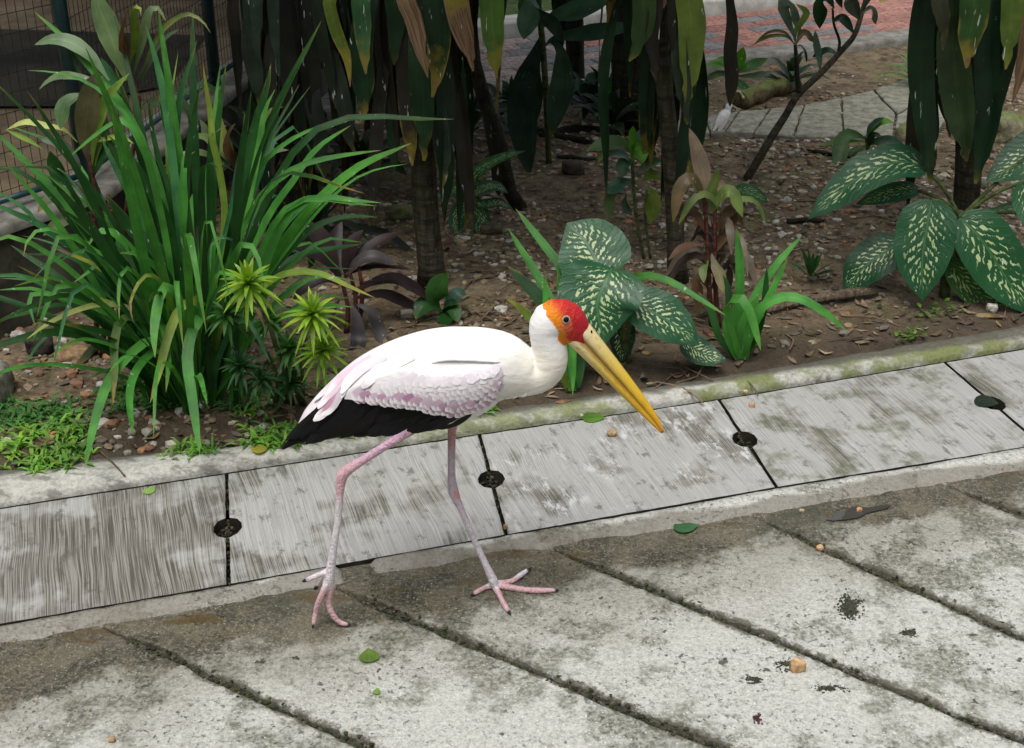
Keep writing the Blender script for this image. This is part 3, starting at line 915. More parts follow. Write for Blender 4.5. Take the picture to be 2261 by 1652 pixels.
# wire fence on its plinth at the left
fp = [Vector((-1.80, 2.78, 0)), Vector((-1.39, 3.452, 0)), Vector((-1.175, 3.735, 0)), Vector((-1.0, 4.78, 0)), Vector((-.72, 6.1, 0))]
PL = tag(empty('fence_plinth_wall', fp[1]), 'low grimy concrete plinth wall under the wire fence', 'wall')
def strip(name, line, w0, w1, z0, z1, mat, parent, sub=14):
    V, F = [], []
    n = 0
    for a, b in zip(line, line[1:]):
        u = (b - a).normalized(); s = Vector((-u.y, u.x, 0))
        for i in range(sub + (1 if b is line[-1] else 0)):
            p = a.lerp(b, i / sub); n += 1
            for d, z in ((w0, z0), (w0, z1 - .01), (w0 + .01, z1), (w1 - .01, z1), (w1, z1 - .01), (w1, z0)):
                V.append(Vector((p.x, p.y, z)) + s * d + Vector((0, 0, .003 * fbm(p * 5, 1))) * (z > 0) + s * .004 * fbm(Vector((p.x, p.y, z)), 9))
    for i in range(n - 1):
        for j in range(5): F.append((i * 6 + j, (i + 1) * 6 + j, (i + 1) * 6 + j + 1, i * 6 + j + 1))
    return mesh(name, V, F, mat, parent)
strip('wall_body', fp, -.0, .16, -.05, .315, WALL, PL)
strip('coping', fp, -.012, .172, .316, .345, PLINTHTOP, PL)
FE = tag(empty('wire_mesh_fence', fp[2] + Vector((0, 0, .345))), 'dark green welded wire mesh fence on the plinth wall', 'fence')
fl = [p + Vector((-.07, .045, 0)) for p in fp]
FH = 1.75
for q in (fl[0], fl[2], fl[3], fl[4]):
    V, F, UV = tube_data([q + Vector((0, 0, .345)), q + Vector((0, 0, FH + .15))], .021, 12, 2)
    mesh('post', V, F, STEEL, FE)
bag = Bag(); railbag = []
for a, b in zip(fl, fl[1:]):
    L = (b - a).length; k = int(L / .026)
    for i in range(k):
        p = a.lerp(b, i / k)
        bag.add(*tube_data([p + Vector((0, 0, .37)), p + Vector((0, 0, FH))], .0012, 3, 1, False)[:2])
    z = .40
    while z < FH:
        bag.add(*tube_data([a + Vector((0, 0, z)), b + Vector((0, 0, z))], .0013, 3, 1, False)[:2]); z += .052
    for z in (.375, FH):
        V, F, UV = tube_data([a + Vector((0, 0, z)), b + Vector((0, 0, z))], .009, 8, 1)
        mesh('rail', V, F, STEEL, FE)
bag.build('wire_mesh', WIRE, FE)
tag(mesh('yard_ground', [(-9, 2.2, .02), (-1.95, 2.2, .02), (-1.45, 3.55, .045), (-1.30, 3.85, .06), (-1.08, 4.8, .06), (-.8, 6.1, .06), (-2.2, 12, .06), (-9, 12, .06)], [tuple(range(8))], FARDIRT), kind='structure')
tag(mesh('pond', [(-5.5, 5.5, .066), (-1.9, 5.5, .066), (-1.5, 5.8, .066), (-1.5, 6.7, .066), (-5.5, 7.2, .066)], [(0, 1, 2, 3, 4)], POND), kind='structure')

# broken block of concrete at the left end of the bed
c = G(-10, 935, .03)
V, F = rock_data(c + Vector((-.085, .10, .03)), .10, .13, .09, 3, .12, True)
tag(mesh('concrete_block', V, F, STONE, origin=c, color=(.33, .32, .29, 1)), 'broken pale concrete block at the end of the garden bed', 'block')

# ------------------------------------------------------------------ the stork
BY = G(905, 1345).y                       # the bird's middle plane
BIRD = empty('stork', (G(905, 1345).x, BY, 0), 'white stork with red face, long yellow bill and pink legs walking', 'bird')
def bp(x, y, dy=0.): return P(x, y, BY + dy)
body_rings = [(622, 992, 4, .5), (655, 968, 13, .8), (700, 936, 41, .95), (760, 900, 64, .86), (830, 868, 88, .8), (900, 847, 103, .78), (960, 836, 111, .78), (1020, 823, 106, .80),
              (1070, 812, 92, .84), (1110, 810, 77, .88), (1150, 820, 59, .92), (1180, 826, 46, .95), (1203, 816, 41, .98), (1213, 795, 40, 1.), (1213, 770, 38, 1.), (1208, 742, 37, .98),
              (1207, 722, 39, .95), (1219, 706, 44, .84), (1240, 706, 47, .76), (1258, 719, 43, .72), (1273, 733, 34, .70), (1290, 752, 22, .66)]
def loft(rings, seg=28):
    C = [(bp(x, y), r) for x, y, r, _ in rings]
    V, F = [], []
    m = len(rings)
    for i in range(m):
        c = C[i][0]; r = rings[i][2] * mpp(c); lat = rings[i][3]
        t = (C[min(i + 1, m - 1)][0] - C[max(i - 1, 0)][0]).normalized()
        s = Vector((0, 1, 0)); b = t.cross(s).normalized()
        for k in range(seg):
            a = 2 * math.pi * k / seg
            V.append(c + b * (math.cos(a) * r * 1.03) + s * (math.sin(a) * r * lat))
    for i in range(m - 1):
        for k in range(seg): F.append((i * seg + k, i * seg + (k + 1) % seg, (i + 1) * seg + (k + 1) % seg, (i + 1) * seg + k))
    F.append(tuple(range(seg - 1, -1, -1))); F.append(tuple((m - 1) * seg + k for k in range(seg)))
    return V, F
def resample_rings(rings, n=70):
    cs = spline([(x, y, 0) for x, y, *_ in rings], n)
    # radius along the same spline
    rr = spline([(i, r, l) for i, (x, y, r, l) in enumerate(rings)], 400)
    # arc lengths of control points
    L = [0]
    fine = spline([(x, y, 0) for x, y, *_ in rings], 1200)
    acc = [0]
    for i in range(1, len(fine)): acc.append(acc[-1] + (fine[i] - fine[i - 1]).length)
    cl = []; j = 0
    for x, y, *_ in rings:
        while j < 1199 and (fine[j] - Vector((x, y, 0))).length > (fine[j + 1] - Vector((x, y, 0))).length + 1e-9: j += 1
        cl.append(acc[j])
    tab = []
    for q in rr:
        i = min(int(q.x), len(rings) - 2) if q.x >= 0 else 0
        f = q.x - i
        tab.append((cl[i] + (cl[i + 1] - cl[i]) * f, (q.y, q.z)))
    tr = [(a, b[0]) for a, b in tab]; tl = [(a, b[1]) for a, b in tab]
    return [(c.x, c.y, max(2, interp(tr, acc[-1] * i / n)), interp(tl, acc[-1] * i / n)) for i, c in enumerate(cs)]
bagb = Bag()
_tv, _tf = loft(resample_rings(body_rings))
bagb.add(_tv, _tf)
TORSOT = BVHTree.FromPolygons([tuple(v) for v in _tv], _tf)
def limb(pts, seg=12):
    """pts: (x, y, radius px, world Y)"""
    c = [P(x, y, Y) for x, y, r, Y in pts]
    n = (len(pts) - 1) * 6
    L = [0]
    for i in range(1, len(c)): L.append(L[-1] + (c[i] - c[i - 1]).length)
    rad = [(l / L[-1], r * mpp(q)) for l, (x, y, r, Y), q in zip(L, pts, c)]
    rad = [(a_, r_ * .93) for a_, r_ in rad]
    V, F, UV = tube_data(c, rad, seg, n)
    bagb.add(V, F)
NY, FY = BY - .055, BY + .055
fy = G(1090, 1293, .012).y
limb([(985, 890, 36, NY + .035), (930, 928, 22, NY + .02), (885, 962, 13, NY + .004), (850, 985, 10.5, NY - .003), (800, 1017, 10.5, NY - .004), (770, 1036, 13, NY - .004), (757, 1048, 14.5, NY - .004), (753, 1066, 12, NY - .005), (750, 1092, 9.5, NY - .005),
      (747, 1143, 8.6, NY - .004), (738, 1202, 8.8, NY - .002), (731, 1250, 11, NY), (727, 1276, 12.5, NY), (724, 1290, 9, NY)])
limb([(1015, 880, 36, FY - .03), (1003, 920, 18, FY - .01), (998, 950, 10.5, FY), (997, 1000, 9.5, FY), (997, 1045, 9.5, FY + .002), (998, 1066, 11, FY + .004), (1001, 1084, 13.5, FY + .006), (1008, 1103, 10.5, FY + .004), (1018, 1124, 8.5, FY + .002),
      (1034, 1162, 7.4, FY), (1053, 1205, 7.4, fy + .0), (1074, 1250, 8.4, fy), (1088, 1280, 11.5, fy), (1091, 1291, 10, fy)])
def toe(px, r, z=.006):
    """a toe lying on the paving: ground points under the given pixels"""
    n = len(px)
    pts = []
    for i, (x, y) in enumerate(px):
        zz = z if i else .010
        pts.append(G(x, y, zz))
    V, F, UV = tube_data(pts, [(0, r * 1.25), (.3, r), (.55, r * .92), (.6, r * 1.05), (.85, r * .8), (.93, r * .55), (1, r * .2)], 10, 16)
    bagb.add(V, F)
TIPS = [(1237, 1303), (1174, 1253), (1128, 1358), (1037, 1316), (690, 1390), (778, 1381), (666, 1285), (692, 1302)]
toe([(1089, 1290), (1125, 1297), (1164, 1303), (1200, 1304), (1237, 1303)], .0068)
toe([(1091, 1289), (1128, 1284), (1152, 1268), (1174, 1253)], .0062)
toe([(1090, 1291), (1101, 1310), (1112, 1333), (1128, 1358)], .0062)
toe([(1090, 1291), (1072, 1297), (1055, 1306), (1037, 1316)], .0058)
def toe2(px, Ys, r):
    pts = [P(x, y, Y) for (x, y), Y in zip(px, Ys)]
    V, F, UV = tube_data(pts, [(0, r * 1.3), (.3, r), (.6, r * .95), (.85, r * .8), (.93, r * .55), (1, r * .2)], 10, 16)
    bagb.add(V, F)
ty = G(690, 1387, .008).y
toe2([(725, 1280), (717, 1300), (704, 1328), (697, 1354), (690, 1389)], [NY, NY - .004, NY - .006, NY - .004, ty], .0066)
t2 = G(777, 1379, .008).y
toe2([(728, 1282), (730, 1300), (726, 1331), (733, 1354), (750, 1374), (778, 1381)], [NY, NY + .002, NY + .002, (NY + t2) / 2, t2 + .003, t2], .0066)
toe2([(724, 1262), (708, 1268), (688, 1276), (666, 1285)], [NY, NY, NY + .004, NY + .008], .0056)
toe2([(722, 1276), (710, 1286), (702, 1295), (692, 1302)], [NY, NY + .018, NY + .032, NY + .045], .0056)
raw = bagb.build('raw_body', PLUME)
md = raw.modifiers.new('r', 'REMESH'); md.mode = 'VOXEL'; md.voxel_size = .0021
sm = raw.modifiers.new('s', 'SMOOTH'); sm.factor = .5; sm.iterations = 4
dg = bpy.context.evaluated_depsgraph_get()
bme = bpy.data.meshes.new_from_object(raw.evaluated_get(dg))
bpy.data.objects.remove(raw)
bme.name = 'body'
verts = [v.co.copy() for v in bme.vertices]
# pigment of the plumage and skin, fixed to the body
def inpoly(pg, x, y):
    c = False; j = len(pg) - 1
    for i in range(len(pg)):
        if (pg[i][1] > y) != (pg[j][1] > y) and x < (pg[j][0] - pg[i][0]) * (y - pg[i][1]) / (pg[j][1] - pg[i][1]) + pg[i][0]: c = not c
        j = i
    return c
BLACKP = [(1056, 893), (1020, 905), (990, 915), (950, 908), (900, 897), (860, 890), (800, 880), (765, 868), (735, 880), (700, 905), (655, 940), (600, 1000), (640, 1010), (700, 990), (800, 976), (870, 962), (930, 952), (950, 944), (985, 940), (1010, 926), (1040, 905)]
FACE = [(1199, 682), (1210, 688), (1221, 700), (1229, 712), (1233, 722), (1230, 738), (1243, 754), (1258, 766), (1275, 790), (1340, 760), (1300, 690), (1262, 640), (1190, 640)]
faceb = FACE[:9]
BOT = [(600, 1000), (700, 982), (800, 972), (880, 964), (950, 958), (989, 949), (1025, 929), (1064, 903), (1300, 900)]
_h = TORSOT.ray_cast(EYE, (bp(960, 836) - EYE).normalized())
TSGN = 1 if _h[1].dot(EYE - _h[0]) > 0 else -1
cols, skin = [], []
def mixc(a, b, t): return tuple(p + (q - p) * t for p, q in zip(a, b))
for v in verts:
    nz = noise.noise(v * 30); n2 = noise.noise(v * 85)
    x, y = proj(Vector((v.x, min(v.y, 2 * BY - v.y) if v.x < 0.06 else BY, v.z)))
    nl, nn_, _, _ = TORSOT.find_nearest(v)
    if v.z < .46 and (v - nl).length > .004 and ((v - nl).dot(nn_) * TSGN > 0) or v.z < .15:
        x, y = proj(v)
        dt = min((x - a) ** 2 + (y - b) ** 2 for a, b in TIPS) ** .5
        pink, lil, wht = (.60, .39, .41), (.55, .46, .54), (.72, .68, .71)
        if x < 905 and y < 1260:
            c = mixc((.56, .37, .47), (.62, .38, .42), sstep(1000, 1050, y))
            c = mixc(c, wht, sstep(1070, 1125, y + 14 * nz))
        elif y < 1275:
            c = mixc((.50, .28, .28), lil, sstep(960, 1010, y + 25 * nz))
            c = mixc(c, wht, sstep(1110, 1180, y + 18 * nz) * .8)
            if (x - 1010) ** 2 + (y - 1092) ** 2 < 90: c = (.60, .30, .30)
        else:
            c = mixc(wht, pink, sstep(1282, 1305, y + 8 * nz) if x < 905 else sstep(8, 24, ((x - 1090) ** 2 + (y - 1287) ** 2) ** .5 + 5 * nz))
        if x < 720 and y < 1292 and y > 1255: c = (.70, .62, .64)
        c = mixc(c, (.03, .03, .035), 1 - sstep(9, 14, dt))
        k = 1.
        c = tuple(min(.85, q * 1.12 * (1 + .15 * n2)) for q in c) if dt > 14 else c
    elif x > 1185 and inpoly(FACE, x, y + 1.2 * nz):
        db = min(((x - a) ** 2 + (y - b) ** 2) ** .5 for p_, q_ in zip(faceb, faceb[1:]) for a, b in [((p_[0] + (q_[0] - p_[0]) * t / 4), (p_[1] + (q_[1] - p_[1]) * t / 4)) for t in range(5)])
        t = sstep(9, 34 if y < 700 else 21, db + 2.5 * n2 + 4 * nz)
        c = mixc((.80, .25, .012), (.50, .016, .018), t)
        c = mixc(c, (.52, .03, .055), .45 * sstep(1250, 1290, x))
        dd = ((x - 1250) ** 2 + (y - 706) ** 2) ** .5
        c = mixc(c, (.70, .20, .09), (1 - sstep(9, 17, dd)) * .6)
        st_ = noise.noise(Vector((x * .22 + y * .10, y * .03 - x * .02, 3)))
        c = mixc(c, (.86, .35, .06), max(0, st_) * .45 * (1 - sstep(1235, 1285, x)))
        c = tuple(q * (1 + .12 * n2) for q in c)
        k = .7
    else:
        c = (.84, .835, .825)
        c = mixc(c, (.83, .80, .70), sstep(1060, 1200, x) * sstep(740, 800, y))
        pk = (1 - sstep(760, 900, x + 60 * noise.noise(Vector((v.x * 9, v.z * 22, 1))))) * .55
        c = mixc(c, (.74, .60, .68), pk)
        k = 0.
        if inpoly(BLACKP, x, y + 2.5 * n2): c = (.004, .004, .005)
    cols.append(c); skin.append(k)
ca = bme.color_attributes.new('Col', 'FLOAT_COLOR', 'POINT')
ca.data.foreach_set('color', [q for c in cols for q in (*c, 1.)])
cs_ = bme.attributes.new('Skin', 'FLOAT', 'POINT')
cs_.data.foreach_set('value', skin)
bme.polygons.foreach_set('use_smooth', [True] * len(bme.polygons))
bme.transform(Matrix.Translation(-BIRD.location))
bme.materials.clear(); bme.materials.append(PLUME)
bo = bpy.data.objects.new('body', bme); bo.parent = BIRD; COL.objects.link(bo)
BODYT = BVHTree.FromPolygons([tuple(v) for v in verts], [tuple(p.vertices) for p in bme.polygons])
def cast(tree, x, y):
    d = ray(x, y).normalized()
    h, nn, i, ds = tree.ray_cast(EYE, d)
    return (h, nn) if h is not None else None

# folded wing: a shell that stands off the flank, then rows of feathers on it
top = zc(9, [(1908, 440), (1880, 385), (1700, 368), (1500, 366), (1390, 374), (1200, 415), (1000, 430), (800, 510), (640, 580), (500, 650)])
bot = zc(9, [(1912, 470), (1893, 590), (1800, 715), (1700, 785), (1500, 840), (1300, 815), (1100, 775), (900, 750), (700, 728), (520, 715)])
ts = spline([(x, y, 0) for x, y in top], 48); bs = spline([(x, y, 0) for x, y in bot], 48)
nj = 18
V, F, CC = [], [], []
for i in range(49):
    for j in range(nj + 1):
        t = j / nj
        q = ts[i].lerp(bs[i], t)
        h = cast(BODYT, q.x, q.y)
        if h is None: h = (bp(q.x, q.y, -.02), Vector((0, -1, 0)))
        e = sstep(0, .06 + .3 * (1 - sstep(.42, .55, i / 48)), t) * sstep(0, .05, i / 48) * (1 - .35 * t) * (1 - sstep(.75, 1, i / 48) * .6)
        V.append(h[0] + h[1] * (-.003 + .017 * e))
        CC.append(mixc((.84, .83, .835), (.74, .68, .73), sstep(.1, .7, t)))
for i in range(48):
    for j in range(nj):
        a = i * (nj + 1) + j; F.append((a, a + 1, a + nj + 2, a + nj + 1))
WING = mesh('wing', V, F, PLUME, BIRD, cols=CC)
# back plumage that lies over the wing's upper edge
pt = spline([(x, y, 0) for x, y in [(1118, 792), (1085, 757), (1030, 742), (970, 745), (920, 775)]], 30)
pb = spline([(x, y, 0) for x, y in [(1112, 801), (1085, 800.5), (1040, 798), (985, 798), (940, 806)]], 30)
V3, F3 = [], []
for i in range(31):
    for j in range(13):
        t = j / 12; q = pt[i].lerp(pb[i], t); h = cast(BODYT, q.x, q.y)
        ed = sstep(0, .15, i / 30) * (1 - sstep(.7, 1, i / 30))
        V3.append(h[0] + h[1] * (-.001 + (.0065 * t ** 2) * ed + .0008 * noise.noise(Vector((q.x * .5, q.y * .1, 0)))))
for i in range(31): V3.append(V3[i * 13 + 12] - cast(BODYT, pb[i].x, pb[i].y)[1] * .007)
for i in range(30):
    for j in range(12): F3.append((i * 13 + j, i * 13 + j + 1, i * 13 + j + 14, i * 13 + j + 13))
    F3.append((i * 13 + 12, 403 + i, 404 + i, i * 13 + 25))
mesh('back_plumage', V3, F3, PLUME, BIRD, cols=[(.84, .835, .825)] * len(V3))
WINGT = BVHTree.FromPolygons([tuple(v) for v in V], F)
lastY = [BY - .05]
def hit(x, y):
    h = cast(WINGT, x, y); b = cast(TORSOT, x, y)
    if h is None or (b is not None and (b[0] - EYE).length < (h[0] - EYE).length): h = b
    if h is None: return (P(x, y, lastY[0]), Vector((0, -.9, .4)).normalized())
    n_ = h[1] if h[1].dot(EYE - h[0]) > 0 else -h[1]
    lastY[0] = h[0].y
    return (h[0], n_)
def thit(x, y):
    h = cast(TORSOT, x, y)
    if h is None: return (P(x, y, lastY[0]), Vector((0, -.9, .4)).normalized())
    lastY[0] = h[0].y
    return (h[0], h[1] if h[1].dot(EYE - h[0]) > 0 else -h[1])
def feather(name, px, wpx, o0, o1, mat, parent, color=(1, 1, 1, 1), prof='feather', n=6, droop=.12, hf=None):
    hs_ = [(hf or hit)(x, y) for x, y in px]
    m = len(px) - 1
    pts = [h + nn * (o0 + (o1 - o0) * i / m) for i, (h, nn) in enumerate(hs_)]
    nn = sum((q for _, q in hs_), Vector()).normalized()
    t = (pts[-1] - pts[0]).normalized()
    sd_ = t.cross(nn).normalized()
    w = wpx * mpp(pts[0])
    V, UV, F = leaf_data(pts, w, prof, n, 2, 0, side0=sd_, droop=0)
    c_ = sum(V, Vector()) / len(V)
    # cup the vane over the flank
    k = 5
    V2 = []
    for i, v in enumerate(V):
        u = (i % k) / 2 - 1
        V2.append(v - nn * (droop * w * .5 * u * u))
    return mesh(name, V2, F, mat, parent, uvs=UV, color=color)
rng = random.Random(4)
# black flight feathers
starts = zc(9, [(1700, 775), (1600, 800), (1500, 820), (1400, 815), (1300, 800), (1200, 785), (1100, 770), (1000, 755), (900, 745), (800, 735), (700, 725), (620, 715), (560, 700), (480, 760), (420, 800)])
ends = zc(9, [(1330, 985), (1260, 940), (1180, 985), (1080, 1005), (960, 1030), (840, 1040), (720, 1050), (600, 1055), (480, 1050), (380, 1035), (300, 1060), (230, 1090), (180, 1118), (120, 1060), (20, 1085)])
for i, (a, b) in enumerate(zip(starts, ends)):
    m1 = (a[0] * .6 + b[0] * .4 + 2, a[1] * .6 + b[1] * .4 + 9); m2 = (a[0] * .25 + b[0] * .75, a[1] * .25 + b[1] * .75 + 6)
    if i > 12: m1 = (m1[0] - 3, m1[1] - 6); m2 = (m2[0] - 2, m2[1] - 5)
    feather('flight_feather', [a, m1, m2, b], 34 if i < 13 else 15, .0, .0030 + .001 * (i % 3), FBLACK, WING, prof='quill', n=10, hf=thit)
tl = WING
for k, e in enumerate([[(300, 780), (180, 900), (70, 1010), (-15, 1110)], [(280, 800), (190, 920), (110, 1020), (60, 1075)], [(330, 830), (250, 950), (200, 1060), (168, 1128)]]):
    feather('tail_feather', zc(9, e), 17, .002, .004, FBLACK, BIRD, prof='quill', n=10, hf=thit)
# rows of coverts, lowest first
for r in range(7):
    tt = 1.05 - r * .098
    nf = 25 if r < 6 else 20
    for k in range(nf):
        s = .10 + (.88 - .014 * r) * (k + .5 * (r % 2) + rng.uniform(-.18, .18)) / nf
        if s > .985: continue
        if r > 6 and s > .62: continue
        i = s * 48; i0 = min(int(i), 47)
        tp = ts[i0].lerp(ts[i0 + 1], i - i0); bt = bs[i0].lerp(bs[i0 + 1], i - i0)
        tip = tp.lerp(bt, tt + .012 * math.sin(k * 1.7 + r))
        lean = interp([(0, -.3), (.25, -.75), (.6, -.95), (1, -.95)], s)
        d = Vector((lean, .62, 0)).normalized()
        ln = (25 if r < 5 else 30) * rng.uniform(.75, 1.3)
        d = (d + Vector((rng.uniform(-.28, .28), rng.uniform(-.28, .28), 0))).normalized()
        root = tip - d * ln
        pk = .85 * max(0, 1.15 - r / 4.6) * (.55 + .55 * s) * rng.uniform(.5, 1.25)
        c = mixc((.78, .72, .77), (.38, .17, .30), min(1, pk))
        feather('covert_feather', [(root.x, root.y), ((root.x + tip.x) / 2, (root.y + tip.y) / 2), (tip.x, tip.y)], 21 * rng.uniform(.75, 1.3), .0022 if r < 2 else .0006, .0048 if r < 2 else .0024, FWHITE, WING, (*c, 1), n=5, droop=.05)
# long pale scapulars and tertials sweeping to the rear
for pts, w, c in [([(900, 330), (700, 430), (560, 560), (500, 660)], 110, (.78, .72, .76)), ([(1020, 370), (860, 450), (740, 540), (690, 610)], 115, (.80, .74, .78)), ([(760, 330), (600, 450), (450, 570), (360, 690)], 90, (.72, .55, .65)),
                  ([(640, 420), (480, 540), (360, 640), (255, 740)], 80, (.74, .60, .68)), ([(600, 480), (470, 600), (380, 690), (290, 800)], 85, (.72, .57, .65)), ([(520, 600), (430, 720), (350, 820), (250, 905)], 95, (.50, .26, .36)),
                  ([(560, 560), (480, 680), (400, 790), (320, 860)], 95, (.55, .50, .55)), ([(1150, 330), (960, 400), (800, 480), (720, 560)], 110, (.82, .79, .81)), ([(700, 400), (600, 500), (540, 580), (500, 700)], 80, (.68, .50, .59))]:
    feather('scapular_feather', zc(9, pts), w * .244, .003, .006, FWHITE, WING, (*c, 1), n=10)
# ragged feathers along the breast
for k in range(22):
    x = 1082 + k * 6 + rng.uniform(-3, 3); y = interp([(1080, 884), (1110, 880), (1160, 872), (1215, 855)], x)
    dx, dy = rng.uniform(-15, -8), rng.uniform(3, 8)
    feather('breast_feather', [(x + 10, y - 9), (x, y - 2), (x + dx, y + dy - 2)], 8, .0, .003, FWHITE, BIRD, (.82, .80, .73, 1), prof='quill', n=4)
# the other side's wing, a mirror image
for o in [WING] + [c for c in WING.children if c.name.startswith('flight')]:
    me = o.data.copy()
    me.transform(Matrix.Scale(-1, 4, Vector((0, 1, 0))))
    me.flip_normals()
    c_ = bpy.data.objects.new('far_wing' if o is WING else 'flight_feather', me)
    if o is WING: FARW = c_; c_.parent = BIRD
    else: c_.parent = FARW
    c_.color = o.color
    COL.objects.link(c_)
FARW.name = 'wing'

# bill: two mandibles with a groove between them
bc = [(1262, 722, 30), (1279, 739, 32.5), (1310, 773, 29), (1350, 818, 24.5), (1390, 864, 20), (1425, 905, 15), (1449, 935, 9.5), (1463, 955, 4)]
for nm, sgn, k0, k1 in (('upper_mandible', 1, .44, .60), ('lower_mandible', -1, .46, .55)):
    V, F, UV = [], [], []
    cs = spline([(x, y, r) for x, y, r in bc], 40); seg = 18
    for i, q in enumerate(cs):
        c0 = bp(q.x, q.y); k = mpp(c0)
        a, b = cs[min(i + 1, 40)], cs[max(i - 1, 0)]
        t = (bp(a.x, a.y) - bp(b.x, b.y)).normalized()
        sd_ = Vector((0, 1, 0)); up_ = sd_.cross(t).normalized()
        if up_.z < 0: up_ = -up_
        r = max(q.z, 1.5) * k
        ln = .93 if sgn < 0 else 1.
        cc = c0 + up_ * sgn * r * k0
        wid = r * (.62 if i < 30 else .55)
        for s in range(seg):
            an = 2 * math.pi * s / seg
            V.append(cc + up_ * math.cos(an) * r * k1 + sd_ * math.sin(an) * wid * (1 - .25 * max(0, sgn * math.cos(an))))
            UV.append((s / seg, i / 40))
    for i in range(40):
        for s in range(seg): F.append((i * seg + s, i * seg + (s + 1) % seg, (i + 1) * seg + (s + 1) % seg, (i + 1) * seg + s))
    F.append(tuple(40 * seg + s for s in range(seg)))
    b_ = mesh(nm, V, F, BILL, BIRD, uvs=UV, color=(.5 if sgn > 0 else 0., 0, 0, 1))
    if sgn > 0:
        tree = BVHTree.FromPolygons([tuple(v) for v in V], F)
        h = cast(tree, 1306, 733)
        if h:
            nv, nf = rock_data(h[0], .0022, .0022, .004, 2, .1)
            mesh('nostril', nv, nf, EYEM, b_)
# eyes, both sides
h = cast(BODYT, 1250, 706)
for sg in (1, -1):
    c0 = h[0].copy(); n_ = h[1].copy()
    if sg < 0: c0.y = 2 * BY - c0.y; n_.y = -n_.y
    V, F = rock_data(c0 - n_ * .0012, .0056, .0056, .0056, 1, 0, True)
    V = [c0 - n_ * .0012 + (v - (c0 - n_ * .0012)).normalized() * .0056 for v in V]
    e = mesh('eye', V, F, EYEM, BIRD)
    a = n_.cross(Vector((0, 0, 1))).normalized(); b = n_.cross(a).normalized()
    ring = [c0 + n_ * .0005 + a * math.cos(k / 18 * 2 * math.pi) * .0064 + b * math.sin(k / 18 * 2 * math.pi) * .0058 for k in range(18)]
    V, F = [], []
    for k in range(18):
        t = (ring[(k + 1) % 18] - ring[k - 1]).normalized(); o_ = n_.cross(t)
        for s in range(6):
            an = s / 6 * 2 * math.pi
            V.append(ring[k] + (o_ * math.cos(an) * 1.5 + n_ * math.sin(an) * .8) * .0012)
    for k in range(18):
        for s in range(6): F.append((k * 6 + s, k * 6 + (s + 1) % 6, ((k + 1) % 18) * 6 + (s + 1) % 6, ((k + 1) % 18) * 6 + s))
    mesh('eyelid', V, F, EYER, e)

# ------------------------------------------------------------------ plants
def c4(c, dry=0., k=None, rng=random):
    k = rng.uniform(.8, 1.22) if k is None else k
    return (c[0] * k * rng.uniform(.92, 1.08), c[1] * k, c[2] * k * rng.uniform(.9, 1.1), dry)
def blade(plant, zone, pts, w, Y0, Y1=None, col=(.04, .13, .03), dry=0., tipfirst=False, mat=None, name='leaf', zmin=.02, bow=0., **kw):
    """a traced leaf: pixel path, depth running from Y0 at the root to Y1 at the tip"""
    q = zc(zone, pts)
    if tipfirst: q = q[::-1]
    Y1 = Y0 if Y1 is None else Y1
    L = [0]
    for a, b in zip(q, q[1:]): L.append(L[-1] + math.hypot(b[0] - a[0], b[1] - a[1]))
    out = []
    for (x, y), l in zip(q, L):
        t = l / L[-1]
        p = P(x, y, Y0 + (Y1 - Y0) * t - bow * math.sin(math.pi * t))
        if p.z < zmin: p = G(x, y, zmin)
        out.append(p)
    kw.setdefault('n', 14)
    wm = w * ZONE[zone][2] * mpp(out[len(out) // 2])
    return leaf(name, out, wm, mat or LEAF, plant, c4(col, dry), **kw)
def ground(x, y):
    g = G(x, y, .03); return Vector((g.x, g.y, soilz(g.x, g.y)))

GR = (.060, .225, .040); DG = (.016, .066, .015); YG = (.19, .29, .05); BG = (.045, .165, .062); YL = (.40, .43, .15)
